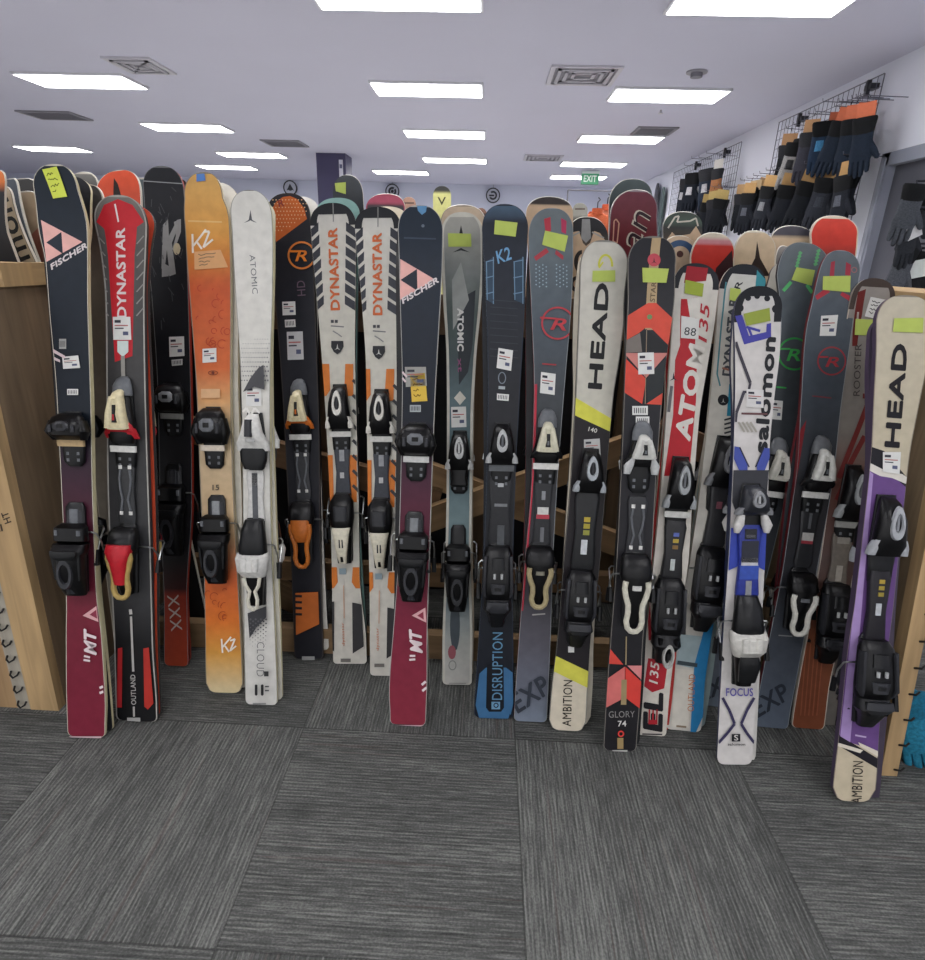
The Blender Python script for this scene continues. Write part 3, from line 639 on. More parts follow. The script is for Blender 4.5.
# F black and orange
s = Ski('black ski with dotted orange tip and orange ring emblem right of the white ski', (288, 193), (308, 660),
        [(216, 267, 310), (250, 270, 313), (300, 275, 315), (360, 280, 317), (420, 284, 319), (500, 288, 320), (560, 291, 321), (610, 293, 322), (645, 294, 323)],
        [(193, '2c2a30'), (260, '23242b'), (660, '222227')], side='242428', base='d4d0c8', group=GF, rim=('3c3634', .003))
s.poly([(270.5, 212), (276, 202), (283, 197), (290, 196), (297, 199), (304, 208), (307, 219), (276, 242)], 'c9662f')
for r in range(9):
    for c in range(11):
        x, y = 273+c*3.2+(r % 2)*1.6, 200+r*3.9
        if y < 238-(x-276)*.7 and x > 271: s.disc(x, y, .7, 'e3b98e', n=6)
s.text('R', (280, 208), (285.5, 207), 7, '8a3a34', .04)
s.ring(302.5, 256, 14, 1.9, 'cc7a38').text('R', (296, 262), (308, 262), 11, 'd67a26', .06, .25).line([(291, 252), (300, 252)], 2, 'd67a26')
s.text('HD', (306.5, 296), (305.5, 281), 8, '6a5a68', .0)
s.sticker([(282.5, 302), (295.5, 301.5), (296, 315), (283, 315.5)]); s.sticker([(285, 320), (295.5, 319.5), (296, 327), (285.5, 327.5)], marks=3); s.sticker([(287, 332), (303, 331.5), (304, 359.5), (288, 360)], 'c4c4c4')
s.poly([(296.5, 592), (319, 591), (320, 623), (297, 634)], 'b8642f')
for y in (595, 601, 607, 613): s.line([(295.5, y), (303, y+.3)], 2.4, '232327')
s.rect(303, 655, 315.5, 659, '9a9a98')
toe(s, 391, 437, 3, c=CRM, c2='cf6f28'); rail(s, 446, 499, '38393c', rivets=4); heel(s, 502, 566, 3, c='c4702c', c2=K3)
rl = MB(); v1, u = s.vy(520, .05), s.ux(535); rl.hull([(v1, u, .030, .036, .062, 3), (v1-.03, u, .032, .036, .068, 3), (v1-.06, u, .021, .036, .065, 3), (v1-.072, u, .014, .034, .058, 3)], 'b8662a'); rl.build('heel_cover', 'plastic', s.root)['label'] = 'orange heel cover'; SK['F'] = s.done()
# G H white with chevrons
def chevron_ski(key, label, tip, tail, rows, dx, dy, tx, base):
    s = Ski(label, tip, tail, rows, [(tip[1], 'cfcdc8'), (tip[1]+40, 'd5d2c8'), (360+dy, 'cfccc0'), (tail[1], 'd0ccc2')], side='3a3b40', base=base, group=GF, rim=None, corner=.012)
    X = lambda x, y: x+dx+(y-222)/443.*tx
    P = lambda pts: [(X(x, y), y+dy) for x, y in pts]
    for k in range(7):
        y = 222+k*12.2; i = k*.9
        s.poly(P([(318.5+i, y), (309+i, y+9), (309+i, y+18), (318.5+i, y+9)]), '3a3c44').poly(P([(346-i*.2, y), (359, y+9), (359, y+18), (346-i*.2, y+9)]), '3a3c44')
    s.rim('26272c', .021, s.v0+.004)
    s.line(P([(333, 200), (333.5, 222)]), 1, '8a8a88')
    s.text('DYNASTAR', P([(340, 310)])[0], P([(337.2, 228)])[0], 9, 'd0693a', .012, heavy=.35)
    s.rect(*P([(331, 320)])[0], *P([(334, 323)])[0], '4a4a50').rect(*P([(335, 320)])[0], *P([(338, 323)])[0], '4a4a50').line(P([(331, 326), (344, 327)]), 1.2, '77777a').line(P([(333, 331), (338, 334), (342, 337)]), 1.2, '8a8a8a')
    s.poly(P([(331.5, 341), (343.5, 341), (343.8, 347), (341, 352), (337.5, 354.5), (334, 352), (331.3, 347)]), '2b2c30').A(*P([(337.6, 350)])[0], 6, 'c5c5c0')
    for a, b in ((364, 396), (455, 502), (567, 588)):
        xo = 321.5 if a < 400 else 325 if a < 500 else 329
        s.poly(P([(xo, a), (xo+8, a), (xo+9, b-6), (xo+5, b), (xo+1.2, b)]), 'd47a34').poly(P([(xo+24, a), (xo+32, a), (xo+32, b), (xo+27, b), (xo+23, b-6)]), 'd47a34')
    for k in range(8): s.line(P([(353, 380+k*15), (361, 388+k*15)]), 3, '3a3b3f')
    s.poly(P([(328, 602), (334.5, 601), (334.5, 651), (328, 646)]), '3a393b').poly(P([(352.5, 602), (362, 604), (364, 646), (353, 653)]), '3a393b')
    s.text('dynastar', P([(346, 645)])[0], P([(345, 622)])[0], 3.6, 'cf7a50', .0).line(P([(344, 585), (344.5, 618)]), .8, 'd0a080')
    s.rect(*P([(341, 658)])[0], *P([(351, 661.5)])[0], '77736e').rect(*P([(339.5, 568)])[0], *P([(346.5, 574)])[0], '8fa0a8')
    toe(s, 385+dy, 434+dy, 2, c='dedbd2', c2=K2); rail(s, 444+dy, 500+dy, '3d4048', marks=((.1, .3, -.3, .3, '9a9ca0'), (.5, .6, -.3, .2, 'c0c0c0'))); heel(s, 494+dy, 564+dy, 2, c='d9d3bf', c2=K2)
    SK[key] = s.done(); return s
chevron_ski('G', 'white ski with orange upright lettering and dark chevron edges, left of two alike', (333, 203), (349, 665),
            [(226, 310.5, 356), (245, 312, 356), (300, 317, 355.5), (360, 322, 355), (420, 326, 356.5), (500, 330, 358.5), (580, 332, 360), (640, 332.5, 366), (655, 333, 366.5)], 0, 0, 0, '6f8f8a')
chevron_ski('H', 'white ski with orange upright lettering and dark chevron edges, right of two alike', (378, 207), (384, 677),
            [(229, 355, 401), (252, 357, 402), (306, 362, 400.5), (368, 366, 397), (428, 367, 397.5), (508, 368, 396), (590, 369.5, 396), (650, 370, 400), (667, 370, 400)], 44.5, 5, -11, 'cfc4ae')
# I navy to burgundy, centre
s = Ski('navy to burgundy ski with pink triangles in the middle of the row', (419, 205), (407, 726),
        [(232, 398, 443), (260, 399, 442.5), (300, 400, 440.5), (400, 402, 435), (480, 400.5, 432), (560, 398, 429.5), (620, 394, 427.5), (690, 389, 427), (715, 390, 426)],
        [(205, '232d3a'), (300, '1f2733'), (420, '1d212a'), (470, '452838'), (560, '622334'), (600, '74263a'), (726, '86303f')], side='c9c2b0', base='2a2a2c', group=GF, rim=('a6a6a2', .0018))
triangles(s, (400.2, 259), (435, 279.5), (400, 300), (400.5, 280), (417, 269), (417.5, 291), (403, 304), (439, 282))
s.poly([(417, 206), (427, 206), (426, 212), (422, 215), (418, 211)], '5f8fb8').line([(404, 238), (436, 239)], 1.5, '3d4757').disc(423, 226, 1.6, '66707c')
s.sticker([(405, 367), (426, 367), (427, 386), (406, 387)], '9c9c96'); s.sticker([(410, 374), (425, 373), (427.5, 401), (412, 402)], 'd9b74e', 'sticky_note', 2, '6a4a1a', label='orange yellow note with writing'); s.sticker([(410, 405), (421, 405), (421, 412), (410, 412)], 'a9b0b2', marks=3)
s.line([(402.5, 372), (407, 377)], 2, 'd9c6c8').line([(402.5, 378), (406, 382)], 2, 'd9c6c8')
s.poly([(412, 615), (425.5, 607), (426.5, 622)], 'd9a6a8').poly([(417.5, 615), (423.5, 611), (424, 619)], '8a3448')
s.text('MT', (422.5, 652), (421, 628), 11.5, 'e3d3d4', .012, .35, heavy=.5).line([(409.5, 659), (415.5, 658.5)], 2, 'e3d3d4').line([(410, 655), (415.5, 655)], 2, 'e3d3d4')
s.line([(422, 684), (426, 680.5)], 2.4, 'e8dcdc').line([(422.5, 690), (427, 686.5)], 2.4, 'e8dcdc').line([(391.5, 725), (424, 725)], 1.8, 'd0b6b8')
toe(s, 424, 459, 1, c2=K3, afd='c9c9c6'); heel(s, 517, 602, 1, c2='7a7d80'); SK['I'] = s.done()
# J silver and teal
s = Ski('silver to teal ski with white downward lettering right of the middle burgundy ski', (462, 212), (457, 686),
        [(236, 441, 483), (265, 442, 483.5), (300, 443.5, 481.5), (360, 446.5, 476), (420, 447, 473), (500, 446.5, 472), (570, 445, 471), (640, 442.5, 472.5), (675, 442.5, 472)],
        [(212, 'b0aea6'), (240, 'a2a39d'), (275, '848a88'), (310, '56625f'), (360, '4c5a5c'), (400, '62757a'), (470, '5a7076'), (520, '7a9094'), (600, '74848a'), (645, 'aeb0aa'), (686, 'c4c2bc')], side='c8c6b8', base='cbbca6', group=GF, rim=('cfcdc2', .008))
s.poly([(467, 295), (475.5, 290), (472.5, 345), (468, 372), (459, 385), (457, 310)], '30363c').poly([(452, 280), (461, 262), (469, 300), (453, 330)], 'a4a8a4')
s.poly([(461, 225), (463.3, 235.5), (458.9, 235.5)], '2a2c2e').tape([(448, 233.5), (471, 234), (471.5, 247), (448.5, 247)])
s.poly([(452.5, 252.5), (461, 248), (470, 252.5), (461, 250.5)], '35383a').text('ATOMIC', (457.5, 308.5), (457.5, 351), 6, 'e6e6e2', .012, heavy=.3).text('xt', (457.5, 358), (458, 372), 4, '93507a')
s.poly([(460, 391), (466, 398), (460, 405), (454, 398)], 'd5d2c6').sticker([(451, 407), (466, 406.5), (466.5, 427), (451.5, 427.5)])
s.disc(455, 625, 5, '4a5258', ry=26).disc(452, 652, 4, '9a5a62', ry=7).ring(452.5, 665, 4, 1, '8a8c88', ry=5).line([(449, 683), (466, 683)], 1, '9a9a96').line([(452, 487), (462, 487)], 3.4, 'd0d6d4')
toe(s, 432, 474, 2, c='c4c5c4', c2='c4c5c4', afd=None, w=.95); heel(s, 530, 612, 1, c2=K2, w=.9, track=False); rail(s, 466, 486, K0, hw=.028, z=.03); SK['J'] = s.done()
# K dark blue
s = Ski('black ski with blue frame around its tail and small blue script on top', (504, 204), (493, 719),
        [(230, 482, 528), (260, 484, 526.5), (300, 486, 525), (400, 488, 519.5), (480, 486.5, 515.5), (560, 483.5, 513), (640, 478.5, 513), (700, 474.5, 513.5)],
        [(204, '4e6478'), (216, '3c4a5c'), (222, '262b36'), (300, '2b2f37'), (400, '2a2b2f'), (540, '202227'), (719, '1b1f28')], side='8c9490', base='23262c', group=GF, rim=('2a3240', .002))
s.tape([(495, 220.5), (517.5, 223), (515.5, 237), (494, 234.5)]); s.text('K2', (498, 264), (512.5, 259), 13, '6f9fc6', .05, .2)
for (xa, xb) in ((485.8, 494), (513.5, 523.5)):
    s.poly([(xa, 262), (xb, 257), (xb, 304), (xa+1, 300)], '35485a')
    for yy in (260, 276, 292): s.line([(xa, yy+2), (xb, yy)], 1, '6d8aa2')
    s.line([(xa+.6, 262), (xa+1.4, 300)], 1, '6d8aa2').line([(xb-.6, 257), (xb-.6, 304)], 1, '6d8aa2')
for k in range(9): s.line([(490, 300+k*7), (518, 302+k*7)], .7, '3c4046')
s.sticker([(498.5, 348), (513, 350.5), (511, 371), (496.5, 368)]); s.ring(502, 378, 4, 1, '77808a', ry=6).line([(498.5, 387.5), (505, 388)], 3, 'a6acb0'); s.sticker([(497, 393.5), (509, 394.5), (508.5, 401), (496.8, 400)], marks=3)
s.poly([(479.5, 673), (486, 667), (506, 667), (512.5, 672), (513.5, 718), (474, 718)], '3c668c').poly([(487, 664), (503.5, 664), (504, 707), (501, 711), (489, 711), (486, 707)], '171a20')
s.text('DISRUPTION', (502, 699), (502.7, 632), 10, '5f88a6', -.008, heavy=.15).rect(491.5, 701, 500, 708.5, '6a94b2').ring(496, 704.5, 2.6, 1, '171a20')
toe(s, 424, 468, 2, c=SIL, c2=K3, afd='5c5f62'); rail(s, 474, 546, '252629', hw=.033, marks=((.12, .17, -.25, .25, 'b0b2b4'), (.4, .44, -.5, .6, '77797c'), (.7, .98, -.2, .4, '4a4d50'))); heel(s, 546, 628, 5, c2=None); SK['K'] = s.done()
# L grey with red ring
s = Ski('grey ski with red ring emblem and green tape, left of the cream and yellow ski', (552, 208), (531, 723),
        [(235, 528.5, 573), (270, 529.5, 573), (300, 531, 571.5), (400, 534, 563.5), (480, 531.5, 557.5), (560, 525, 553), (640, 519, 550.5), (705, 514.5, 547.5)],
        [(208, '6a7276'), (260, '606a70'), (330, '505860'), (400, '44484c'), (480, '3a3b3e'), (560, '403f44'), (640, '54525a'), (690, '666a76'), (723, '76808e')], side='a32a38', base='2a2a2c', group=GF, rim=('8f9496', .0016))
s.poly([(544, 219), (550.5, 217), (551, 231), (545.5, 233)], 'b03a48').poly([(561, 218), (566.5, 221), (566, 234), (561.5, 232)], 'b03a5a').poly([(534, 257), (546, 248), (549, 252), (536, 261)], 'a83e48').poly([(556, 250), (563.5, 256), (563, 260), (555, 254)], 'a83e48')
s.tape([(545, 231), (568, 236), (564.5, 252), (542, 245)])
for r in range(6):
    for c in range(10):
        if abs(c-4.5) > 1.2: s.disc(536+c*3.4, 265+r*4+(c % 2)*2, .9, '9db4c0', n=4)
s.ring(557.5, 323.5, 16.5, 1.7, 'b8434a').text('R', (550, 330), (566, 331), 12, 'b8434a', .06, .25).line([(540, 318), (556, 319)], 1.8, 'b8434a').line([(542, 364), (556, 365)], 1.4, 'a03c42')
s.sticker([(541, 372), (555.6, 374), (554.5, 395), (539.8, 393)]).poly([(532, 385), (537, 384), (535.5, 440), (532, 500), (527, 560), (523, 610), (518, 610), (524, 550), (530, 480), (533, 430)], 'b23444')
s.text('EXP', (518, 712), (552, 690), 19, '363b44', .0, .1, heavy=.6).line([(532, 614), (545, 613)], 1.4, 'a8a6a2')
toe(s, 423, 466, 3, c='cfcbb4', c2=K1); rail(s, 476, 548, '2a2b2e', marks=((.2, .32, -.2, .2, '8a8c90'), (.42, .52, -.6, .6, 'c9c9c4'), (.52, .58, -.7, .7, 'b03a48'), (.7, .9, -.2, .2, '6a6c70'))); heel(s, 546, 606, 3, c='a79a76', c2='7d7a6c'); SK['L'] = s.done()
# M cream and yellow
s = Ski('cream ski with black upright lettering, a yellow band and black middle', (603, 240), (568, 732),
        [(268, 580, 627.5), (300, 579.5, 626), (350, 577.5, 620.5), (400, 575.5, 613), (480, 571, 606), (560, 564, 600), (640, 557.5, 590.5), (690, 551.5, 587.5), (715, 549.5, 586.5)],
        [(240, 'c9c6bc'), (400, 'c4c1b4'), (660, 'cfc6b2'), (732, 'd2c8b4')], side='33302e', base='c9c2b2', group=GF, rim=('8c8a84', .0022), corner=.03)
s.poly([(570, 412), (612, 430), (600, 680), (550, 654)], '262326').poly([(573, 396), (612, 419), (611, 432), (572, 414)], 'd3d052').poly([(552, 654), (592, 673), (590, 689), (551, 670)], 'd0cc54')
s.ring(605.5, 265, 7.6, 2.2, 'cbc94e', 170, 370, ry=11).line([(599, 268), (603, 262)], 1.6, 'cbc94e').tape([(592.5, 271), (615, 270.5), (615, 282), (592, 282)])
s.text('HEAD', (601.3, 389), (609, 284), 13.2, '1f1f21', .014, heavy=.55).text('140', (588, 431), (596.5, 433), 4.4, 'd8d6d0').sticker([(583.7, 439.5), (599.5, 438.5), (600.5, 456), (584, 457)], 'b9bab8')
s.text('AMBITION', (571, 726), (572.5, 680), 9, '26231f', .0).sticker([(568, 646), (574, 646), (574, 652), (568, 652)], marks=0)
toe(s, 450, 497, 2, c='aab0b4', c2=K2, afd=None); rail(s, 490, 570, '222325', hw=.034, z=.02, marks=((.32, .38, -.2, .3, 'b9a43c'), (.4, .46, -.2, .3, 'a89a38'), (.48, .54, -.2, .3, '8f8f40'), (.6, .78, -.3, .2, 'c9cdd0'))); heel(s, 570, 648, 5, c2=None); SK['M'] = s.done()
# N red and black
s = Ski('black ski with coral red diamonds, gold centre stripe and a white 74', (652, 236), (620, 752),
        [(264, 627.5, 675.5), (300, 628, 674.5), (350, 626, 667.5), (400, 624, 662), (480, 620.5, 656), (560, 616.5, 651.5), (640, 610.5, 643), (700, 606, 640), (738, 604, 637)],
        [(236, '2a2a2f'), (752, '232225')], side='1e1e20', base='262628', group=GF, rim=('7a7670', .002))
s.poly([(652, 238), (661, 238), (656, 330), (645, 330)], 'b39c78').ring(654, 260, 6.5, 6.4, 'c2505a').A(654, 263.5, 6, '3a2a2c').text('DYNASTAR', (652.5, 326), (656.5, 282), 5, '5a4c3c')
s.tape([(642, 268), (668.5, 269), (666, 283), (642.5, 282.5)])
s.poly([(624, 318), (648, 303), (656, 303), (672, 318), (670, 347), (651, 328), (645, 328), (624, 345)], 'd2503f').disc(649.5, 317, 2.6, '6a8a5a')
s.poly([(623, 342), (646, 329), (670, 347), (668, 354), (623, 354)], '232427').poly([(623, 342), (640, 333), (642, 352), (623, 353)], '77706a')
s.poly([(624, 353), (668, 353), (646, 378)], 'c98078').poly([(623, 356), (646, 379), (642, 404), (622, 391)], 'd04a3c').poly([(646, 379), (668, 356), (664, 392), (648, 404)], '2c3032').poly([(646, 404), (664, 392), (664, 405)], 'd05040').line([(646.5, 330), (645, 404)], .8, '8c7c68')
s.sticker([(637.5, 353), (653.5, 352.5), (654, 374), (638, 374.5)]); s.sticker([(632, 406), (647.5, 406), (647.5, 415), (632, 415)], marks=3); s.sticker([(635.5, 416.5), (649, 416.5), (649, 425), (635.5, 425)], marks=3)
s.poly([(608, 648), (610.5, 649), (623, 664), (606, 663)], 'd24a40').poly([(624.5, 666), (624.5, 697), (602, 709), (603, 681)], 'd0706c').poly([(625, 666), (642, 682), (641, 709), (625, 697)], 'd2443c').poly([(627, 665), (642, 665), (642, 680)], 'd88a88')
s.poly([(621, 679), (626.5, 679), (626, 704), (620.5, 704)], '9c8a66').line([(626, 636), (625.5, 664)], 1.2, '9a8a6a').text('GLORY', (608.5, 717), (634.5, 716.5), 6.4, '8c8a88', .0).text('74', (617.5, 725.8), (626, 725.6), 5.8, 'd6d4d0', .04)
s.ring(620.6, 733, 3.2, 1.4, 'd2453f').rect(617, 737, 623, 748, 'a08a5e').line([(612, 750), (627, 750)], 1.8, 'b9b9b4')
toe(s, 436, 470, 3, c='c6c6c0', c2=K1, afd=None); rail(s, 496, 556, '303134', rivets=4); heel(s, 554, 630, 3, c='d3d0bf', c2='c9c9c4')
v, u = s.vy(466, .03), s.ux(466)
for sx in (-1, 1): t = MB(); t.hull([(v-.022, u+sx*.036, .008, .012, .03, 3), (v, u+sx*.034, .012, .016, .04, 3), (v+.02, u+sx*.026, .006, .02, .044, 3)], 'c9cbca'); t.build('toe_wing', 'plastic', s.root)['label'] = 'pale toe wing'
SK['N'] = s.done()
# O white with red band
s = Ski('white ski with broad red band, large white lettering and red 135', (694, 263), (651, 737),
        [(290, 672, 718.5), (320, 673, 715), (360, 670, 708.5), (420, 666, 699), (500, 660, 692.5), (560, 654, 688.5), (640, 645.5, 676), (700, 639.5, 669), (725, 638, 667)],
        [(263, 'd3cfc6'), (500, 'cfcac0'), (737, 'd1cbc0')], side='cfc8b8', base='b83a36', group=GF, rim=None, corner=.012)
s.rim('2b2c32', .016, s.v0+.003)
s.poly([(687, 266), (708, 268), (706, 281), (684, 283)], '9c2832').poly([(681, 299), (687, 299), (698, 297), (697, 308), (695, 345), (697, 352), (696, 400), (689, 475), (664, 476), (673, 415), (675, 360), (680, 345)], 'b3262f').poly([(687, 299), (699, 297), (700, 318), (690, 318)], 'd6d2ca')
s.text('ATOM', (689.5, 441), (704.5, 346), 15, 'd9d4cc', .014, .1, heavy=.8)
s.text('135', (706.5, 343), (710, 304), 9.5, 'b3303a', .03, .2).A(673.5, 381, 9, '33343a').line([(671.5, 386), (668.5, 412)], 3, '6a686a')
s.tape([(685, 280), (703.5, 284), (702, 297), (684, 293.5)], '9fae48'); s.sticker([(681, 316), (699, 319), (698, 339.5), (680.5, 338)], marks=0); q = MB()
s.text('88', (683.5, 335), (695, 336.5), 8, '3a3b40', .0, mb=q, z=.0038); q.build('price_digits', 'paper', s.root)
s.line([(648, 590), (650, 640)], 3, 'b0303a').poly([(648, 658), (668, 660), (664, 688), (652, 692), (644, 686)], 'a92832').text('135', (657.5, 684), (659.5, 662), 9, 'd9d4cc', .03, .2)
s.text('EL', (661.5, 731), (662.5, 693), 18, '232226', .014, .1, heavy=.8).text('E', (657, 724), (657.5, 709), 9, 'a92832', .02).line([(642, 733.5), (662, 734)], 1.4, '4a4646')
toe(s, 458, 514, 2, c='9ea2a4', c2=K3, afd='cbcbc6'); rail(s, 520, 582, '2a2a2c', hw=.03, z=.018, marks=((.18, .24, -.2, .3, '5a6ab0'), (.28, .34, -.2, .3, 'b9a040'), (.38, .44, -.2, .3, '8a6a3c'), (.6, .78, -.25, .15, 'c0c6c4'))); heel(s, 578, 664, 5, c2='a9a9a4'); SK['O'] = s.done()
# P white and teal
s = Ski('white ski with blue right edge and orange upright tail lettering', (745, 264), (683, 732),
        [(292, 718.5, 765), (320, 717, 762), (360, 714, 754), (420, 708, 745), (500, 699, 736), (560, 690, 728), (620, 680, 714), (680, 671.5, 705), (715, 667.5, 703)],
        [(264, 'c6c6c0'), (350, 'c9c6bc'), (732, 'cdc9c0')], side='c2bdb0', base='8fa0a0', group=GF, rim=None)
s.rim('26282e', .018, s.v0+.002)
s.poly([(757, 270), (766, 280), (762, 300), (755, 290)], '3b8894').tape([(730, 288), (740.5, 289.5), (739.5, 302.5), (728.6, 300)]).text('R', (739.5, 290), (743, 282), 6, '33343a')
s.line([(726, 282), (723, 310), (717, 374), (720, 386)], 1.6, '4f8690').text('DYNASTAR', (730.5, 376), (738, 298), 8.5, '4e5256', .014, heavy=.3).line([(722, 368), (736, 372)], 2, '9a6a5c')
s.poly([(729, 384), (737, 383), (733, 416), (726.5, 416)], '2f86a0').ring(723, 400, 5.5, 5.4, '2b2c30').A(723, 403, 5, 'bcbcb8')
for k in range(6): s.line([(724, 420+k*4.4), (735, 417+k*4.4)], 1.8, '33353a')
s.poly([(703, 632), (716, 620), (704, 733), (690, 733), (694, 664)], '2f7db0').poly([(681, 634), (702, 636), (693, 668), (675, 664)], '9fb0b4').line([(677, 662), (697, 665)], 4, '3f4a50')
s.poly([(675, 668), (693, 670), (688, 727), (671, 726)], 'd4cfc4').text('OUTLAND', (693.5, 711), (695, 674), 6.5, 'c07a50', .0).line([(676, 725.5), (686, 726.5)], 2, '8a7a66')
toe(s, 437, 492, 2, c='77797c', c2='a5a8aa', afd=None, w=1.15); rail(s, 480, 548, '2a2a2d', hw=.03, z=.02, marks=((.3, .4, -.3, .2, '7a4a54'),)); heel(s, 546, 632, 5, c2=None, w=1.05); SK['P'] = s.done()
# Q white and blue
s = Ski('short white ski with purple blue emblem and black upright lettering out front', (757, 286), (735, 766),
        [(312, 734, 781.5), (350, 735, 780), (400, 735, 774), (450, 733.5, 769.5), (520, 730.5, 767), (580, 727, 764), (640, 723, 760.5), (700, 720, 756), (750, 717.5, 753)],
        [(286, 'c8c6c4'), (350, 'd0ccc8'), (445, 'cdc9c6'), (640, 'c6c3c0'), (766, 'd4d0cc')], side='2f3550', base='d0cec8', group=GF, rim=None, corner=.02)
s.rim('26272c', .018, s.v0-.002)
for (x, y, r) in ((739.5, 308, 4.2), (776, 309, 4.2), (748, 298, 3), (757, 296, 3), (767, 298.5, 3)): s.disc(x, y, r, '26272c')
s.poly([(735, 316), (742, 315), (749, 336), (766, 332), (766.5, 324), (771, 323), (771, 337.5), (744, 344.5)], '4a49a0').line([(746, 327), (760, 331)], 2.6, '4a49a0').line([(748, 327), (752, 337)], 2.4, '4a49a0')
s.tape([(743, 314), (769, 308), (770, 321), (746, 326)], '98a54c')
s.text('salomon', (766.5, 453), (775.5, 338), 12.5, '26272b', .014, heavy=.6)
s.line([(735.5, 342), (740, 356), (750, 383)], 3.2, '45424c').line([(750, 383), (748, 392), (743, 392)], 2.6, '45424c').line([(744, 391), (736, 413), (735, 422)], 3, '45424c').line([(741, 413.5), (767, 414)], 2, '6a4a4c')
for k in range(4): s.line([(738+k*4, 422), (744+k*4, 432)], 2, 'a8a49a')
s.sticker([(746, 389), (763, 390), (763, 408), (746, 407)], 'd6d4d2')
s.poly([(733, 446), (739, 447), (747, 464), (747, 480), (742, 478), (732, 456)], '4653a0').poly([(769, 448), (763, 448), (756, 463), (757, 478), (762, 476), (769, 458)], '4653a0').line([(739, 447), (748.5, 467)], 1.4, '2a2d44').line([(763, 448), (755, 467)], 1.4, '2a2d44')
s.poly([(730, 470), (768, 470), (766, 498), (760, 520), (738, 520), (731, 500)], '3a3b40')
s.poly([(729, 528), (740, 526), (737, 566), (728, 570)], '3a4aa6').poly([(757, 526), (766, 528), (764, 570), (756, 566)], '3a4aa6')
s.text('FOCUS', (725.5, 695.5), (752.5, 695.5), 8, '5a52a0', .02)
s.line([(722, 697), (729, 710), (734, 723), (727, 732), (718, 742)], 2.8, '3e3a58').line([(753.5, 697), (746, 710), (740.5, 723), (746, 732), (753.5, 742)], 2.8, '3e3a58')
s.rect(731, 733, 739.5, 740.5, '26262b').text('S', (733.3, 739.5), (737.5, 739.5), 5.6, 'd4d0cc', .03).text('salomon', (727, 744.6), (744.5, 744.6), 2.6, '3a3a3e', .02)
toe(s, 486, 518, 2, c='8b8d90', c2='b0b2b4', afd=None, w=1.05, body='2b2d33'); rail(s, 524, 600, '2e3a8c', hw=.03, z=.018, marks=((.05, .18, -.5, .5, '26272c'), (.12, .16, -.4, .4, '9a9ca6'), (.2, .48, -.7, .7, '2a2c38'), (.42, .52, -.7, .7, 'c4c4c8'), (.52, .7, -.8, .8, '3550a8'), (.72, .98, -.25, .25, '8a8c92')))
v, u = s.vy(522, .03), s.ux(522)
for sx in (-1, 1): t = MB(); t.hull([(v-.03, u+sx*.038, .006, .012, .026, 3), (v-.008, u+sx*.036, .013, .012, .036, 3), (v+.026, u+sx*.026, .006, .014, .03, 3)], 'd2d0cc'); t.build('toe_wing', 'plastic', s.root)['label'] = 'white toe wing'
heel(s, 596, 690, 4, c='cfcdc6', c2=None); SK['Q'] = s.done()
# R grey with green ring
s = Ski('grey ski with green ring emblem behind the short white ski', (801, 242), (716, 708),
        [(272, 776.5, 828), (300, 779.5, 825), (340, 780, 815), (400, 770, 804), (480, 753, 789), (560, 733, 771), (640, 714, 748), (690, 700, 734)],
        [(242, '6c7478'), (300, '5a6268'), (380, '4a4f54'), (460, '3e4246'), (600, '45474c'), (660, '5a606a'), (708, '66707c')], side='34363a', base='b5b2a8', group=GF, rim=('92989a', .0018))
for k in range(5): s.line([(799-k*.9, 252+k*3.3), (801.5-k*.9, 254+k*3.3)], 3, '69b078').line([(820-k*.8, 250+k*3.3), (817-k*.8, 252+k*3.3)], 3, '69b078')
s.line([(783, 291), (791, 282)], 3.4, '5fbf74').line([(806.5, 285), (812, 293)], 3.4, '5fbf74').tape([(796, 267.5), (814.5, 270.5), (811, 286), (791, 280)])
s.ring(794, 354, 16.5, 1.8, '3fa653').text('R', (786, 361), (800, 361), 12, '4cb35c', .06, .25).line([(780, 349), (790, 349)], 1.8, '4cb35c').line([(776, 387), (786, 388)], 1.6, '3fa653')
s.sticker([(772.5, 400), (782.5, 401), (781, 420), (770, 419)]); s.text('EXP', (702, 701), (737, 686), 16, '343a42', .0, heavy=.5)
toe(s, 449, 492, 3, c='bcbab0', c2=K1); rail(s, 500, 560, '2b2c2f'); heel(s, 566, 628, 3, c='a8a498', c2=K3); SK['R'] = s.done()
# S grey with red ring
s = Ski('grey ski with faint red ring emblem left of the worn grey and red ski', (838, 250), (770, 729),
        [(278, 817.5, 859), (300, 812.5, 856), (330, 806, 852), (400, 801, 842), (480, 795.5, 833), (560, 784, 819), (640, 769, 804), (710, 755.5, 790.5)],
        [(250, '666e74'), (300, '545c64'), (380, '49515a'), (440, '3a3e44'), (500, '2c2a2c'), (600, '33353a'), (660, '4d535d'), (729, '626c7a')], side='6a2228', base='3a3c40', group=GF, rim=('8e9498', .0018))
s.poly([(831, 262), (835, 261), (834, 276), (829.5, 276)], 'a03a48').poly([(846, 262), (851, 265), (850, 276), (845, 275)], 'a03a48').poly([(815, 296), (826, 288), (830, 292), (817, 300)], 'b03a46').poly([(842, 292), (850, 296), (849, 301), (840, 295)], 'b03a46').ring(854, 270, 3, 1, '9a6a6c')
s.tape([(822.5, 276.5), (850, 276), (849.5, 292.5), (822, 290)]); s.ring(831.5, 361, 14.5, 1.5, '9c3f46').text('R', (825, 367), (839, 367), 10, 'a83e46', .06, .25).line([(818, 357), (828, 357)], 1.6, 'a83e46').line([(812, 396), (831, 398)], 1.2, '7a3a42')
s.sticker([(820.5, 316), (837.5, 315), (835, 336), (819, 336)]).poly([(800, 430), (806, 420), (783, 560), (770, 630), (766, 630), (783, 540)], '7c262c')
